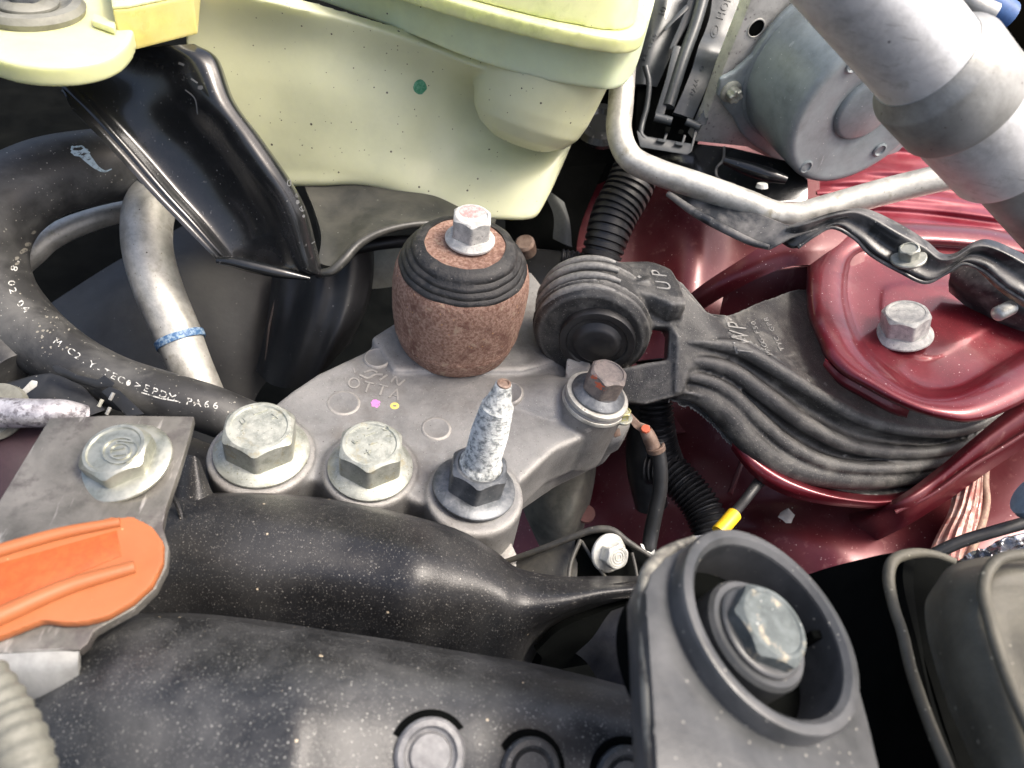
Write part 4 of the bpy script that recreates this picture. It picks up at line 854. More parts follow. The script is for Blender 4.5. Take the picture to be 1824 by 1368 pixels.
ob('frame_edge', tube([(1290, 262, 284), (1288, 285, 280), (1276, 300, 279), (1280, 318, 278), (1310, 330, 277)], .5, 24, 8), railm, lm)
ob('white_clip', lathe(P(1357, 334, 272), D(0, -1, -.6), [(0, 0), (2.2, 0), (1.8, 1.4), (0, 1.5)], 20), whitep, lm)
ob('white_clip', lathe(P(1340, 345, 272), D(0, -1, -.6), [(0, 0), (1.1, 0), (.9, .8), (0, .9)], 12), whitep, lm)
# ------------------------------------------------------------------ harness tray
tray = thing('harness_tray', 'grey plastic wiring channel with raised latch and ribs beside the reservoir rim', 'wiring channel', P(1220, 150, 300))
def bar(name, pl_, th, bev=.4, m=None): return ob(name, face(pl_, th, bev), m or trayp, tray)
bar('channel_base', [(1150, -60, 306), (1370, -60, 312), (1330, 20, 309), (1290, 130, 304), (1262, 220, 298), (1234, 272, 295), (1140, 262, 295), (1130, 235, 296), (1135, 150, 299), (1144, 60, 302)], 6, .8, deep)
latch = sheet([[(1272, -40, 292), (1300, -40, 292), (1335, -40, 293)], [(1266, 20, 291), (1290, 22, 291), (1314, 24, 292)], [(1256, 55, 290), (1280, 58, 290), (1302, 62, 291)], [(1246, 78, 287), (1265, 82, 287), (1284, 88, 288)], [(1240, 98, 287), (1260, 102, 287), (1280, 104, 288)], [(1232, 125, 289), (1250, 130, 289), (1268, 135, 290)], [(1216, 165, 288), (1232, 172, 288), (1248, 180, 289)], [(1200, 200, 288), (1216, 205, 288), (1234, 212, 289)]], 16, 70, 2.5)
lt = ob('latch_strap', latch, trayp, tray, sharp=50)
bar('side_rib', [(1200, 80, 288), (1214, 83, 288), (1205, 130, 287), (1182, 208, 286), (1166, 204, 286), (1186, 140, 287)], 5)
bar('side_rib', [(1281, 105, 288), (1292, 108, 288), (1285, 140, 288), (1258, 222, 286), (1236, 226, 286), (1256, 190, 287)], 5)
bar('side_rib', [(1318, 32, 294), (1330, 30, 294), (1312, 90, 293), (1296, 108, 292), (1300, 80, 293)], 5)
bar('side_rib', [(1232, -20, 293), (1246, -20, 293), (1228, 40, 292), (1200, 90, 291), (1192, 86, 291), (1216, 30, 292)], 5)
bar('front_lip', [(1134, 232, 284), (1146, 242, 284), (1232, 256, 284), (1240, 214, 285), (1248, 215, 285), (1232, 270, 283), (1224, 276, 283), (1140, 262, 283)], 4)
ob('round_rail', tube([(1262, -40, 290), (1240, 40, 289), (1215, 110, 288), (1190, 190, 287)], 2.3, 40, 18), trayp, tray)
ob('hinge_pin', tube([(1166, 208, 284), (1196, 216, 284)], 1.6, 8, 18, spline=True), trayp, tray)
ob('hinge_pin', tube([(1222, 216, 284), (1246, 226, 284)], 1.4, 8, 18), trayp, tray)
ob('side_loop', tube([(1150, 118, 286), (1156, 150, 286), (1152, 190, 286), (1144, 220, 286), (1142, 240, 285), (1156, 252, 285)], 1.1, 40, 12), trayp, tray)
for x, y in ((1172, 246), (1204, 252)): bar('catch', [(x, y, 282), (x + 10, y + 2, 282), (x + 14, y - 12, 282), (x + 18, y - 11, 282), (x + 13, y + 8, 282), (x - 2, y + 5, 282)], 2, .2)
for x, y, h_ in ((1186, 225, 12), (1210, 230, 10)): bar('catch', [(x, y, 281), (x + 9, y + 2, 281), (x + 6, y + h_, 281), (x - 3, y + h_ - 2, 281)], 4, .3, deep)
tr = bvh(lt)
ob('raised_lettering', stamp(tr, text_px('HON', [(1281, 36), (1291, 14), (1302, -12)], 21, .9, tilt=(-.93, -.3)), .3), trayp, tray)
ob('raised_lettering', stamp(tr, text_px('>PA66', [(1228, 178), (1238, 156), (1242, 140)], 13, .9, tilt=(-.93, -.35)), .25), trayp, tray)
ob('raised_emblem', stamp(tr, [ring_px(1273, 56, 7, 12, 2, .25), blob_px(1273, 56, 3, 6, .25)], .25), trayp, tray)
ob('round_mark', stamp(tr, [ring_px(1251, 121, 4, 5, 1.4, .25)], .25), trayp, tray)
bh = thing('harness_branch', 'grey plastic wiring cover left of the latch strap, partly behind the reservoir', 'wiring cover', P(1170, 60, 300))
cvr = ob('cover_shell', sheet([[(1140, -60, 300), (1190, -60, 297), (1240, -60, 300)], [(1138, 20, 299), (1178, 20, 296), (1222, 20, 299)], [(1134, 90, 298), (1160, 90, 295), (1196, 95, 298)], [(1128, 150, 298), (1148, 150, 296), (1170, 155, 299)]], 30, 40, 2.5), trayp, bh, sharp=60)
tr2 = bvh(cvr)
ob('raised_lettering', stamp(tr2, text_px('10', [(1178, 30), (1184, 12)], 20, .9, tilt=(-.93, -.3)), .3), trayp, bh)
ob('raised_lettering', stamp(tr2, text_px('PS-TV20', [(1146, 108), (1168, 60)], 11, .9, tilt=(-.93, -.3)), .25), trayp, bh)
ob('cover_fin', face([(1190, -20, 290), (1200, -20, 290), (1196, 10, 290), (1186, 36, 289), (1183, 30, 289), (1188, 10, 290)], 4, .3), alug, bh)
ob('cover_fin', face([(1222, 8, 292), (1228, 14, 292), (1204, 36, 291), (1185, 56, 291), (1183, 50, 291), (1200, 30, 292)], 4, .3), trayp, bh)
# ------------------------------------------------------------------ big fitting in the upper right corner
ft = thing('suction_pipe_fitting', 'thick bright aluminium pipe with a duller collar crossing the upper right corner', 'pipe fitting', P(1720, 240, 170))
a0, a1 = P(1500, -70, 140), P(1815, 305, 172)
FA = (a1 - a0).normalized(); LN = (a1 - a0).length * 1000
def along(k): return (a1 - a0).length * 1000 * k
ob('pipe_wall', lathe(a0, FA, [(0, -20), (10.3, -20), (10.6, along(.5)), (0, along(.5))], 80), alub, ft, sharp=50)
ob('collar', lathe(a0, FA, [(0, along(.42)), (10.8, along(.42)), (11.2, along(.435)), (12.9, along(.462)), (13.2, along(.475)), (13.2, along(.63)), (12.9, along(.64)), (12.3, along(.645)), (0, along(.645))], 80), alug, ft, sharp=50)
ob('sleeve', lathe(a0, FA, [(0, along(.6)), (12.3, along(.6)), (12.0, along(.91)), (11.6, along(.925)), (0, along(.925))], 80), alub, ft, sharp=50)
ob('lower_tube', lathe(a0, FA, [(0, along(.9)), (9.6, along(.9)), (9.6, along(1.6)), (0, along(1.6))], 64), alug, ft, sharp=50)
top('rear_blue_connector', tube([(1700, -60, 230), (1740, -10, 232), (1790, 30, 236)], [4, 4.5, 5], 20, 20), mat('blue_connector', (.05, .12, .3), .4), 'small blue and grey connector seen behind the thick bright pipe', 'connector')
top('thin_bright_tube', tube([(1690, -30, 215), (1735, 8, 215), (1770, 25, 215)], [3, 3, 3], 20, 20), alug, 'thin bright tube end above the thick pipe at the top edge', 'tube')
# ------------------------------------------------------------------ corrugated conduits
def corr(L, t_): return 1 + .14 * (math.sin(L * 2 * math.pi / 2.5) > -.2)
def corr2(L, t_): return 1 + .10 * math.sin(L * 2 * math.pi / 1.7)
top('corrugated_conduit', tube([(1136, 296, 276), (1118, 340, 275), (1096, 380, 274), (1082, 420, 273), (1068, 470, 274), (1060, 530, 280)], [7.6, 7.6, 7.4, 6.9, 6.2, 5.8], 190, 26, rfun=corr), rubsoft, 'glossy black corrugated conduit above the eye of the torque rod', 'conduit', sharp=30)
top('corrugated_conduit', tube([(1160, 640, 262), (1166, 700, 262), (1172, 760, 264), (1180, 800, 268), (1200, 850, 274)], [5.5] * 5, 150, 24, rfun=corr2), rubsoft, 'black corrugated conduit passing down behind the ground wire below the torque rod', 'conduit', sharp=60)
top('corrugated_conduit', tube([(1160, 830, 272), (1190, 838, 268), (1220, 866, 264), (1250, 905, 260), (1268, 950, 256), (1275, 1000, 254)], [6.2] * 6, 170, 24, rfun=corr2), rubsoft, 'black corrugated conduit curving to the yellow taped wire', 'conduit', sharp=60)
top('black_sleeve', tube([(1140, 700, 270), (1150, 760, 272), (1150, 830, 276), (1160, 900, 282)], [7, 7, 7, 6], 30, 20), rubsoft, 'smooth dark sleeve left of the ground wire under the torque rod', 'sleeve')
top('pink_clip', lathe(P(1074, 470, 262), D(0, -1, -.3), [(0, -2), (5, -2), (4.6, 0), (3, 1.2), (0, 1.4)], 24), mat('beige_clip', (.45, .3, .26), .5), 'beige clip peeking over the back of the torque rod eye', 'clip')
# darker hardware between damper and rod
t = thing('rear_bracket', 'dark grey bent bracket behind the damper and the tank corner', 'bracket', P(990, 420, 290))
ob('bracket_arm', sheet([[(960, 330, 292), (985, 345, 290), (1005, 360, 290)], [(985, 380, 290), (1005, 385, 288), (1015, 395, 288)], [(985, 425, 290), (1005, 435, 288), (1019, 440, 288)]], 16, 20, 2), mat('grey_green_steel', (.075, .08, .075), .5), t)
ob('bracket_foot', face([(930, 440, 292), (1030, 450, 290), (1040, 490, 286), (1000, 520, 284), (940, 530, 284), (920, 500, 288)], 5, .8), blkp, t)
ob('boss', lathe(P(935, 436, 280), D(-.2, -.5, -1), [(0, -4), (3.8, -4), (3.8, 1), (3, 2), (0, 2.2)], 32), brownm, t)
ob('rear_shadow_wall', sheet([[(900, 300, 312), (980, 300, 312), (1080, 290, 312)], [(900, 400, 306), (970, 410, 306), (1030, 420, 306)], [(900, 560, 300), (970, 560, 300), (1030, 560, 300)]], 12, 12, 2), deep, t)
top('small_black_conduit', tube([(1000, 458, 280), (1030, 462, 280), (1060, 470, 280)], 2.8, 60, 18, rfun=corr2), rubsoft, 'short thin corrugated conduit behind the torque rod eye', 'conduit', sharp=60)
top('round_grommet', lathe(P(1068, 230, 282), toward(1068, 230, .2, -1, .7), [(0, 0), (10, 0), (10.4, 2), (9, 4), (6, 4.4), (4.5, 3), (0, 3)], 48), blk, 'glossy black round cap between the tank pocket and the aluminium line', 'cap')
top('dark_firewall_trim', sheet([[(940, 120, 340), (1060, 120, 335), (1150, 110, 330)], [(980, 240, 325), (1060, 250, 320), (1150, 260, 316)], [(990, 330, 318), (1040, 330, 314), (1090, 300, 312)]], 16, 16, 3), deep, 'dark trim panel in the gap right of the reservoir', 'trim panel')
# ------------------------------------------------------------------ ground wire
gw = thing('ground_wire', 'black ground wire with a rusty crimped terminal bolted to the cast arm', 'ground wire', P(1160, 970, 240))
ob('wire_sleeve', tube([(1170, 786, 232), (1176, 830, 234), (1176, 870, 236), (1168, 910, 238), (1160, 950, 240), (1156, 985, 240), (1160, 1030, 242)], [1.8, 2, 2, 2.1, 2.1, 2, 2], 60, 18, flat=1.15), blkp, gw)
ob('terminal_plate', face([(1116, 745, 229), (1124, 735, 229), (1140, 752, 229), (1158, 758, 229.5), (1160, 772, 230), (1146, 774, 230), (1130, 762, 229)], 1.2, .3), brownm, gw)
ob('crimp_barrel', tube([(1150, 766, 229.5), (1157, 780, 230), (1164, 797, 231)], [1.9, 2.2, 2.2], 16, 18), brownm, gw)
ob('crimp_ring', ring(P(1168, 798, 231), (P(1176, 830, 233) - P(1164, 790, 230)).normalized(), 2.1, 2.9, -.8, 1.0, bev=.2), brownm, gw)
ob('red_paint', lathe(P(1150, 763, 227.6), toward(1150, 763, 0, -1, .9), [(0, -.6), (1.5, -.6), (1.3, .1), (0, .2)], 8), redmark, gw)
t = thing('ground_bolt', 'small yellowish zinc bolt that holds the ground terminal', 'bolt', P(1108, 745, 227))
fl, hd = hexhead(P(1108, 746, 227), toward(1108, 746, .3, -1, .7), 3.0, 1, 2.2, 3.6, .2); ob('flange', fl, zinc, t); ob('hex_head', hd, mat('yellow_zinc', (.5, .46, .16), .45, .4, (.45, .45, .38), 1, .4, .6), t, sharp=28)
top('terminal_stop', face([(1092, 765, 229), (1104, 762, 229), (1106, 776, 229), (1094, 780, 229)], 2, .4), brownm, 'tiny rusty stop tab under the small yellow zinc bolt', 'tab')
top('white_wire_clip', face([(1140, 968, 236), (1146, 970, 236), (1150, 980, 236), (1160, 984, 236), (1166, 978, 236), (1168, 996, 235), (1168, 1004, 235), (1150, 992, 235)], 1.2, .2), whitep, 'small white forked clip at the lower end of the ground wire', 'clip')
top('white_conduit_clip', face([(1232, 955, 234), (1256, 952, 234), (1254, 960, 234), (1240, 966, 234), (1233, 968, 234)], 1.5, .3), whitep, 'tiny white clip at the end of the curving conduit', 'clip')
yw = thing('taped_wire', 'dark wire with a bright yellow tape wrap ending at the fender', 'wire', P(1300, 930, 226))
ob('wire_sleeve', tube([(1358, 852, 246), (1346, 866, 242), (1326, 892, 238), (1304, 918, 232), (1282, 944, 228)], [2.2, 1.7, 1.6, 1.6, 1.6], 30, 16), blkp, yw)
ob('yellow_tape', tube([(1308, 916, 231), (1296, 930, 229), (1280, 948, 227)], 2.3, 12, 20), yellowt, yw)
top('black_cable', tube([(1640, 1004, 214), (1670, 984, 213), (1720, 962, 212), (1780, 944, 211), (1860, 922, 210)], [1.7] * 5, 40, 16), blkp, 'thin black cable crossing in front of the worn red fold, right edge', 'cable')
t = top('foil_sleeve', sheet([[(1700, 1010, 200), (1740, 985, 198), (1800, 955, 196), (1880, 940, 196)], [(1720, 1020, 196), (1760, 1000, 194), (1810, 985, 192), (1880, 970, 192)], [(1730, 1050, 196), (1780, 1030, 194), (1830, 1020, 192), (1890, 1010, 192)]], 60, 40, 1, disp=lambda u, v: 3.4 * noise.noise(Vector((u * 7, v * 4, 2))) + 1.2 * noise.noise(Vector((u * 15, v * 8, 7)))), foil, 'crumpled shiny foil sleeve under the black cable', 'foil sleeve', sharp=12)
top('grey_blue_cap', lathe(P(1836, 882, 205), toward(1836, 882, -.3, -.2, .5), [(0, -3), (6.2, -3), (6.6, -1), (6.2, .5), (3, 1.2), (0, 1.3)], 48), mat('grey_blue_plastic', (.25, .32, .38), .4), 'rounded grey-blue cap cut off by the right edge', 'cap')
# things deep down below the cast arm
top('dull_cast_housing', sheet([[(930, 860, 300), (980, 850, 286), (1040, 830, 284), (1064, 800, 292)], [(930, 900, 296), (980, 900, 282), (1030, 880, 280), (1060, 850, 290)], [(950, 950, 296), (990, 945, 284), (1020, 930, 282), (1050, 900, 292)], [(970, 990, 302), (1000, 985, 296), (1020, 970, 294), (1040, 940, 300)]], 30, 30, 3), castd, 'dull cast housing in the dark gap below the bracket arm', 'housing')
top('rusty_plug', lathe(P(1044, 915, 290), D(0, -.4, -1), [(0, -2), (3.4, -2), (3.4, .6), (0, .8)], 28), mat('dull_red_plug', (.16, .06, .05), .6), 'round reddish plug deep in the gap under the bracket arm', 'plug')
def ridges(*rs):
    return lambda u, v: -sum(a_ * math.exp(-((u - (u0 + sl_ * (v - .5))) / w_) ** 2) for u0, sl_, w_, a_ in rs)
# ------------------------------------------------------------------ black plastic covers in the foreground
cv = thing('manifold_cover', 'dusty black plastic manifold cover behind the front cover', 'cover', P(650, 1000, 175))
rows = [[(150, 1015, 186), (190, 935, 188), (300, 882, 190), (375, 878, 191), (470, 878, 191), (560, 885, 190), (650, 900, 189), (740, 920, 188), (820, 945, 187), (880, 980, 186), (925, 1012, 186), (1000, 1026, 187), (1080, 1026, 188), (1170, 1026, 189)],
        [(150, 1022, 182), (190, 945, 183), (300, 890, 185), (375, 886, 185), (470, 888, 184), (560, 896, 183), (650, 912, 182), (740, 934, 181), (820, 960, 181), (880, 996, 181), (925, 1026, 182), (1000, 1036, 183), (1080, 1035, 184), (1170, 1034, 186)],
        [(155, 1045, 176), (200, 985, 176), (300, 935, 175), (375, 930, 174), (470, 932, 172), (560, 942, 171), (650, 962, 170), (740, 985, 170), (815, 1010, 171), (875, 1040, 173), (925, 1060, 176), (1000, 1062, 177), (1080, 1052, 179), (1170, 1046, 182)],
        [(160, 1075, 173), (210, 1035, 172), (300, 1000, 169), (375, 1000, 167), (470, 1005, 166), (560, 1015, 165), (645, 1030, 165), (730, 1050, 166), (805, 1070, 168), (865, 1090, 172), (925, 1100, 175), (990, 1092, 177), (1060, 1072, 180), (1160, 1056, 184)],
        [(165, 1130, 175), (220, 1105, 173), (300, 1080, 171), (375, 1080, 169), (465, 1085, 168), (550, 1095, 168), (635, 1110, 168), (715, 1125, 169), (790, 1140, 172), (855, 1150, 176), (920, 1155, 180), (955, 1130, 184), (1010, 1102, 188), (1150, 1066, 192)],
        [(170, 1190, 182), (230, 1170, 180), (300, 1160, 178), (375, 1160, 177), (460, 1165, 176), (545, 1170, 176), (630, 1180, 177), (705, 1190, 178), (780, 1205, 181), (850, 1215, 186), (930, 1215, 192), (960, 1180, 198), (1020, 1150, 202), (1140, 1110, 208)]]
cs = ob('cover_shell', sheet(rows, 200, 90, 3, disp=ridges((.545, -.02, .045, 2.2), (.30, 0, .07, 1.4), (.74, 0, .03, 1))), cover, cv, sharp=60)
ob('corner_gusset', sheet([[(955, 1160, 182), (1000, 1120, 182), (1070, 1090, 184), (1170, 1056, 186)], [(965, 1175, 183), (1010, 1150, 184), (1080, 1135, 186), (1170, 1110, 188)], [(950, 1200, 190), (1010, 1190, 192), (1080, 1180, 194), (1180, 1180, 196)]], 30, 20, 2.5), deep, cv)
fw = sheet([[(985, 1140, 190), (1080, 1092, 185), (1190, 1056, 180)], [(1040, 1175, 186), (1100, 1160, 179), (1200, 1150, 172)], [(1070, 1220, 178), (1130, 1232, 168), (1210, 1250, 158)]], 30, 30, 3)
gus = mat('plain_dark_plastic', (.022, .022, .025), .34, 0, (.05, .05, .05), .1, .4, .7, bump=.06, bs=1.5)
top('side_gusset_panel', fw, gus, 'dusty dark panel between the manifold cover and the grey boss bracket', 'panel', sharp=60)
ob('left_post', sheet([[(296, 830, 196), (318, 812, 190), (345, 812, 188), (356, 820, 190)], [(288, 900, 190), (315, 900, 184), (352, 880, 184), (380, 880, 188)], [(290, 960, 184), (316, 968, 178), (350, 940, 180), (400, 900, 186)]], 24, 24, 2.5), cover, cv, sharp=60)
ob('post_rib', tube([(300, 872, 180), (318, 905, 177), (332, 962, 174)], .5, 16, 8), cover, cv)
# front cover
fcv = thing('front_cover', 'big dusty black plastic front cover with three round bosses at the lower edge', 'cover', P(600, 1300, 120))
rows = [[(-60, 1290, 158), (20, 1190, 162), (110, 1120, 164), (200, 1098, 164), (330, 1092, 163), (460, 1104, 162), (580, 1122, 161), (700, 1140, 161), (820, 1160, 161), (940, 1180, 161), (1050, 1205, 160), (1200, 1245, 158)],
        [(-60, 1310, 150), (20, 1215, 154), (110, 1140, 155), (200, 1112, 154), (330, 1106, 153), (460, 1118, 152), (580, 1136, 151), (700, 1155, 151), (820, 1176, 151), (940, 1198, 151), (1050, 1224, 151), (1200, 1266, 150)],
        [(-60, 1340, 142), (20, 1255, 143), (110, 1185, 143), (200, 1160, 142), (330, 1155, 140), (460, 1164, 138), (580, 1180, 137), (700, 1200, 138), (820, 1224, 139), (940, 1248, 140), (1050, 1272, 141), (1200, 1312, 142)],
        [(-60, 1400, 136), (20, 1325, 135), (110, 1270, 134), (200, 1245, 132), (330, 1240, 129), (460, 1250, 127), (580, 1266, 128), (700, 1285, 130), (820, 1305, 132), (940, 1322, 134), (1050, 1340, 136), (1200, 1370, 138)],
        [(-60, 1500, 132), (20, 1440, 130), (110, 1400, 127), (200, 1380, 125), (330, 1375, 121), (460, 1382, 120), (580, 1395, 122), (700, 1410, 125), (820, 1425, 128), (940, 1435, 130), (1050, 1445, 133), (1200, 1460, 136)]]
fs = ob('cover_shell', sheet(rows, 220, 100, 3, disp=ridges((.52, -.03, .045, 2.4), (.30, -.03, .05, 1.6), (.75, 0, .04, 1.2))), coverf, fcv, sharp=60)
tf = bvh(fs)
gboss = mat('grey_boss_plastic', (.12, .12, .125), .45, 0, (.22, .22, .22), .2, .4, .6, bump=.06, bs=1.5)
for x, y, r, m in ((765, 1345, 6.0, gboss), (943, 1372, 5.4, coverf), (1112, 1386, 5.6, coverf)):
    q, nn = hit(tf, x, y)
    if q is None: continue
    bs_ = lathe(q, nn, [(0, -1), (r, -1), (r, 1.0), (r - .5, 1.6), (r - 1.4, 1.7), (r - 1.8, 1.0), (r * .62, .8), (r * .55, 1.5), (r * .2, 1.6), (0, 1.5)], 56)
    pb = ob('round_boss', bs_, m, fcv)
    ob('boss_slot', lathe(q, nn, [(r + .02, -.8), (r + 1.2, -.8), (r + 1.2, .08), (r + .02, .1)], 56), deep, fcv)
# ------------------------------------------------------------------ small ribbed bracket with its bolt
rb_ = thing('ribbed_bracket', 'black ribbed plastic bracket between the manifold cover and the grey boss', 'bracket', P(1040, 1010, 196))
gpl = mat('dusty_bracket_plastic', (.035, .034, .031), .5, 0, (.085, .08, .065), .1, .4, .65, bump=.08, bs=1.2, specks=[(1.3, .3, .1, (.16, .15, .13))])
ob('bracket_web', face([(895, 1004, 204), (1000, 968, 200), (1032, 958, 199), (1028, 1040, 192), (1000, 1060, 191), (930, 1050, 196), (905, 1020, 202)], 4, .6), gpl, rb_)
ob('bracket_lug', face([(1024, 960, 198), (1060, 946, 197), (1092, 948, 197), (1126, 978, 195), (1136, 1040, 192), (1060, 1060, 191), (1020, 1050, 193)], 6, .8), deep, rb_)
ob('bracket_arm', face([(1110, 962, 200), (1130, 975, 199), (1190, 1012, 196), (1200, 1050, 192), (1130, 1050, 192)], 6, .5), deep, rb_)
ob('bracket_rim', tube([(896, 1002, 202), (960, 980, 199), (1022, 956, 196.5), (1058, 944, 195.5), (1090, 945, 195), (1120, 966, 194), (1160, 992, 193.5), (1200, 1020, 192)], [.7, .9, .9, 1, 1, .8, .6, .5], 60, 12), gpl, rb_)
ob('bracket_rib', tube([(1034, 962, 196), (1018, 1000, 193), (1012, 1040, 190)], .6, 16, 10), gpl, rb_)
ob('bracket_rib', tube([(1036, 964, 196), (1058, 1000, 193), (1080, 1030, 190)], .45, 16, 10), gpl, rb_)
ob('bracket_rib', tube([(1126, 985, 193), (1132, 1010, 191), (1136, 1036, 189)], .4, 16, 10), gpl, rb_)
t = thing('small_flange_bolt', 'small bright flange bolt with ringed head in the ribbed black bracket', 'bolt', P(1086, 984, 192))
AX = toward(1086, 986, .75, .35, .80)
fl, hd = hexhead(P(1082, 984, 193), AX, 5.0, 1.2, 3.4, 5.0, .4, dish=.15); zb = mat('bright_zinc', (.52, .52, .47), .42, .45, (.62, .62, .58), .5, .4, .6, bump=.06, bs=2)
ob('flange', fl, zb, t); h = ob('hex_head', hd, zb, t, sharp=28)
cen = P(1082, 984, 193) + AX * .00490
for r in (2.2, 1.5, .8): ob('head_ring', ring(cen, AX, r - .14, r + .14, -.1, .14, bev=.04, seg=40), zb, t)
top('casting_foot', prism([P(x, y, d) for x, y, d in ((872, 975, 205), (905, 955, 206), (930, 1010, 202), (895, 1010, 200))], D(0, .2, 1) * 6, .6), castm, 'small cast foot peeking out under the right hand boss', 'foot')
# ------------------------------------------------------------------ grey boss bracket, lower right
gb = thing('boss_bracket', 'grey black plastic bracket with a big round collar in the lower right', 'bracket', P(1340, 1300, 120))
BXA = toward(1376, 1108, .80, -.52, .60)
bc = P(1378, 1110, 122)
pl0 = bc - BXA * .0038
outl = [(1152, 1090), (1150, 1050), (1160, 1018), (1186, 990), (1226, 968), (1285, 958), (1370, 1000), (1460, 1110), (1526, 1190), (1552, 1290), (1578, 1400), (1600, 1480), (1176, 1480), (1166, 1300)]
pf = prism([onpl(x, y, pl0, BXA) for x, y in outl], BXA * -6, 1.4)
pf = cut(pf, lathe(bc, BXA, [(0, -30), (15.6, -30), (15.6, 10), (0, 10)], 64))
ob('bracket_face', pf, bossm, gb, sharp=40)
ob('dusty_side_edge', tube([onpl(x, y, pl0 - BXA * .002, BXA) for x, y in ((1236, 962), (1188, 986), (1160, 1016), (1152, 1052), (1156, 1120), (1162, 1220), (1170, 1320), (1180, 1460))], [.8, 1.3, 1.5, 1.6, 1.7, 1.8, 1.9, 2], 60, 16), mat('dusty_bracket_edge', (.09, .085, .075), .5, 0, (.26, .25, .21), .2, .42, .58, bump=.1, bs=1.2, specks=[(1.2, .3, .2, (.32, .3, .25))]), gb)
ob('collar', ring(bc, BXA, 14.8, 17.6, -5.5, 0, bev=.9), bossm, gb)
ob('collar_lining', ring(bc, BXA, 14.75, 15.0, -12, -1.2, bev=.04), bossm, gb)
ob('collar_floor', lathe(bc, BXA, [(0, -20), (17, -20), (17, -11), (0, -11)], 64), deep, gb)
ob('inner_hub', lathe(bc, BXA, [(0, -16), (9.8, -16), (9.6, -4.2), (9.0, -3.4), (0, -3.4)], 64), bossm, gb)
u, v, _ = frame(BXA)
def inpl(x, y, off=0): return onpl(x, y, bc + BXA * off * .001, BXA)
ob('collar_rib', prism([inpl(1444, 1122, -4), inpl(1500, 1118, -1), inpl(1518, 1140, -1), inpl(1450, 1136, -4)], BXA * -5, .4), deep, gb)
t = thing('collar_bolt', 'greyish corroded hex bolt sunk inside the big round plastic collar', 'bolt', bc - BXA * .004)
fl, hd = hexhead(bc - BXA * .0036, BXA, 7.9, 1.2, 7.4, 4.0, .95, dish=.2)
cz = mat('blue_grey_corroded_zinc', (.085, .10, .10), .6, .3, (.14, .16, .16), .25, .4, .62, bump=.1, bs=1.2, specks=[(1, .22, .12, (.45, .46, .44))], mask2=(.3, .56, .66, (.36, .32, .24)))
ob('flange', fl, bossm, t); ob('hex_head', hd, cz, t, sharp=28)
# ------------------------------------------------------------------ duct and cap at the right
du = thing('side_duct', 'black plastic duct with a thin lip beside the olive rubber cap', 'duct', P(1560, 1200, 150))
rows = [[(1420, 1030, 190), (1480, 1010, 182), (1560, 990, 172), (1590, 985, 166), (1610, 985, 163)],
        [(1440, 1120, 184), (1490, 1100, 176), (1570, 1060, 166), (1592, 1050, 161), (1610, 1045, 159)],
        [(1460, 1220, 174), (1520, 1200, 166), (1590, 1160, 156), (1616, 1150, 150), (1634, 1145, 149)],
        [(1480, 1320, 164), (1550, 1300, 156), (1620, 1270, 146), (1646, 1262, 140), (1660, 1260, 139)],
        [(1500, 1440, 150), (1580, 1430, 142), (1660, 1400, 132), (1688, 1392, 128), (1700, 1390, 127)]]
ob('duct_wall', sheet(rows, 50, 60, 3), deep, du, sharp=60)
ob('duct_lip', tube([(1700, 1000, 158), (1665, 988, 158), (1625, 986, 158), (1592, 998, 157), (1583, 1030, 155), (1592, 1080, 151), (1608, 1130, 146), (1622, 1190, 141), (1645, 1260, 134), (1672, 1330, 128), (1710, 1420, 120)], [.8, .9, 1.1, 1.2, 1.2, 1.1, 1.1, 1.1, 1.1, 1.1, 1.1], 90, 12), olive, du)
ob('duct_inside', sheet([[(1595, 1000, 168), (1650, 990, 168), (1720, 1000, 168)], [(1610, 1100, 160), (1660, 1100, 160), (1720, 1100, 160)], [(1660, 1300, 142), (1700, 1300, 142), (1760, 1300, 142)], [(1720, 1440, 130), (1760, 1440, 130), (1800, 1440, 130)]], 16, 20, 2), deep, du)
ca = thing('end_cap', 'olive grey rubber cap with a rounded rim filling the lower right corner', 'cap', P(1760, 1200, 140))
rows = [[(1660, 1048, 152), (1690, 1010, 150), (1740, 994, 150), (1800, 990, 150), (1900, 985, 152)],
        [(1648, 1075, 142), (1690, 1035, 136), (1745, 1015, 135), (1800, 1008, 134), (1900, 1005, 136)],
        [(1650, 1120, 137), (1695, 1100, 130), (1745, 1060, 128), (1800, 1045, 130), (1900, 1040, 132)],
        [(1664, 1180, 133), (1710, 1165, 126), (1762, 1130, 123), (1800, 1110, 125), (1900, 1100, 126)],
        [(1690, 1260, 128), (1735, 1250, 121), (1790, 1230, 117), (1830, 1200, 118), (1920, 1180, 118)],
        [(1730, 1350, 122), (1770, 1345, 115), (1820, 1335, 111), (1870, 1320, 111), (1940, 1300, 111)],
        [(1770, 1440, 116), (1810, 1440, 109), (1860, 1440, 105), (1900, 1430, 105), (1960, 1420, 105)]]
ob('cap_shell', sheet(rows, 60, 80, 3), olive, ca, sharp=60)
ob('cap_bead', tube([(1900, 985, 131), (1800, 990, 131), (1765, 1010, 130), (1752, 1050, 127), (1764, 1110, 122), (1785, 1180, 118), (1812, 1250, 113), (1850, 1330, 108), (1890, 1420, 102)], 1.0, 70, 12), olive, ca)
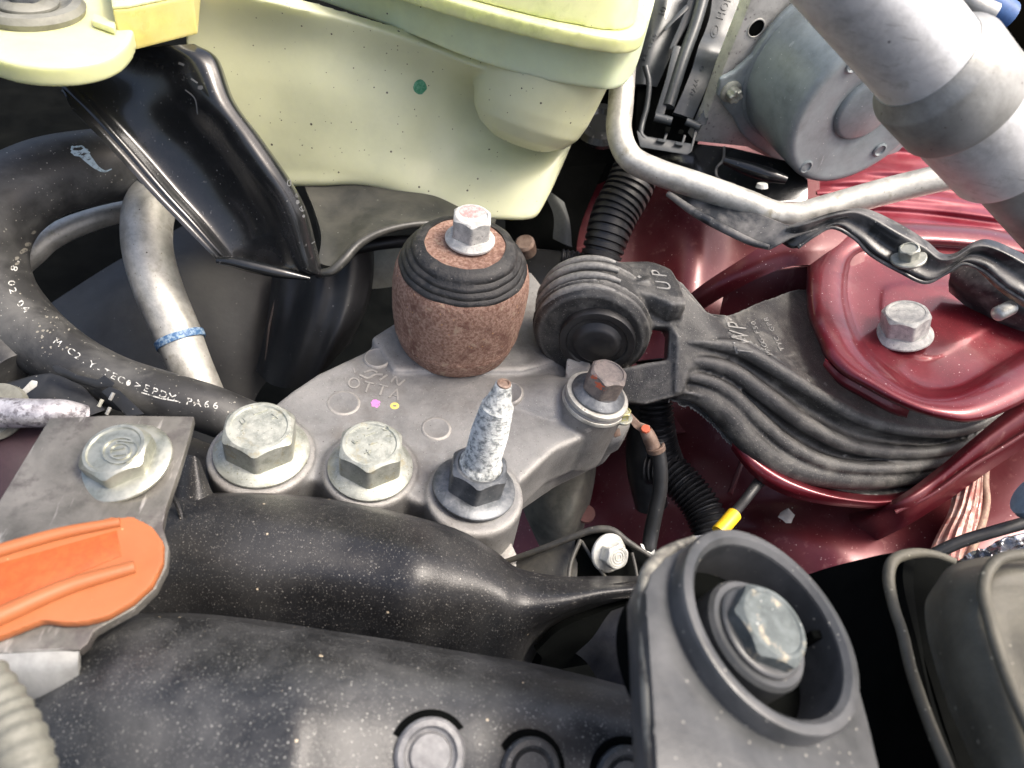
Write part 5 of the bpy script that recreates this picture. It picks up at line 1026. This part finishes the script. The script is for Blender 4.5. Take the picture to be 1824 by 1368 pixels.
# ------------------------------------------------------------------ steel plate on the left with bolt and orange clip
HPL = -142
lp = thing('steel_bracket_plate', 'scuffed grey steel bracket plate with a rolled lower lip on the left', 'bracket plate', H(150, 950, HPL))
pts = [(-140, 760), (-60, 745), (90, 744), (200, 738), (346, 740), (338, 775), (318, 840), (296, 905), (290, 938), (300, 975), (297, 1010), (278, 1048), (240, 1084), (196, 1108), (166, 1124), (154, 1150), (140, 1165), (-80, 1175), (-200, 1000), (-140, 860)]
pts = [(88, 744), (200, 739), (346, 741), (338, 775), (318, 840), (296, 905), (290, 938), (301, 975), (297, 1010), (278, 1048), (240, 1084), (196, 1108), (168, 1124), (156, 1146), (142, 1158), (-60, 1166), (-90, 1000), (-10, 905)]
pb = ob('plate', plateH(pts, HPL, 2.6, .5), platem, lp)
q0 = [H(x, y, HPL) for x, y in ((-80, 1160), (20, 1158), (100, 1156), (142, 1150))]
ob('rolled_lip', (sheet([[p for p in q0], [p + D(0, 1, -.25) * .0035 + Z * -.0006 for p in q0], [p + D(0, 1, -.1) * .0065 + Z * -.004 for p in q0], [p + D(0, 1, 0) * .0068 + Z * -.010 for p in q0]], 40, 24, 2)), alug, lp, sharp=60)
tp = bvh(pb)
PB = H(222, 826, HPL)
def tx3(): return [ring_px(214, 803, 33, 24, 3, -.2), ring_px(214, 804, 20, 15, 3, -.2), stroke_px([(204, 792), (212, 786), (240, 788)], 3), stroke_px([(200, 802), (222, 798)], 3), stroke_px([(198, 812), (226, 809)], 3)]
bolt('plate_bolt', 'shiny flange bolt with ringed head on the scuffed steel plate, left side', 'bolt', PB, (Z + D(-.1, .05, 0) * .2).normalized(), 10.4, 1.8, 7.9, 5.8, .55, mat('glossy_greenish_zinc', (.36, .37, .31), .3, .75, (.5, .5, .43), .2, .4, .6, .45, bump=.05, bs=.8), tx3)
oc = thing('orange_clip', 'orange plastic retaining tab with two raised ribs on the steel plate', 'clip', H(150, 1020, HPL))
oc_pts = [(-80, 1010), (0, 982), (80, 955), (150, 932), (200, 920), (240, 920), (272, 938), (292, 966), (291, 1000), (272, 1040), (236, 1072), (190, 1098), (150, 1108), (112, 1110), (78, 1104), (40, 1118), (0, 1134), (-80, 1160)]
ob('tab_body', fuse([prism([H(x, y, HPL + 2.2) for x, y in oc_pts], Z * -2.2, 0)], .45, 4), orange, oc)
def orib(pts_, w_): return tube([H(x, y, HPL + 2.5) for x, y in pts_], w_, 40, 14, flat=1)
ob('raised_rib', orib([(-80, 1008), (0, 981), (110, 950), (214, 930)], [1.4, 1.4, 1.3, 1.0]), orange, oc)
ob('raised_rib', orib([(-80, 1132), (0, 1098), (120, 1046), (240, 1010)], [1.9, 1.9, 1.7, 1.3]), orange, oc)
ob('shallow_panel', prism([H(x, y, HPL + 2.35) for x, y in ((-80, 1030), (0, 1003), (208, 944), (216, 990), (0, 1078), (-80, 1110))], Z * -.6, .1), mat('deep_orange_plastic', (.36, .08, .018), .4), oc)
top('red_part', lathe(P(72, 1240, 150), toward(72, 1240, .2, -1, .6), [(0, -4), (7, -4), (7.4, -1), (6, .8), (0, 1.2)], 40), mat('red_plastic', (.5, .04, .05), .35), 'small red part showing below the rolled lip of the steel plate', 'part')
top('grey_ribbed_hose', tube([(-30, 1200, 118), (10, 1270, 116), (40, 1340, 113), (60, 1440, 110)], [3.2, 3.6, 3.9, 4], 90, 24, rfun=lambda L, t_: 1 + .05 * math.sin(L * 2.6)), mat('grey_ribbed_rubber', (.15, .15, .125), .6), 'grey ribbed hose cut off by the lower left corner', 'hose')
top('dark_left_bracket', face([(-60, 760, 196), (90, 760, 194), (60, 830, 190), (20, 880, 186), (-60, 960, 180)], 8, 1), mat('maroon_black_bracket', (.03, .014, .018), .5), 'dark maroon bracket under the steel plate at the left edge', 'bracket')
# ------------------------------------------------------------------ report
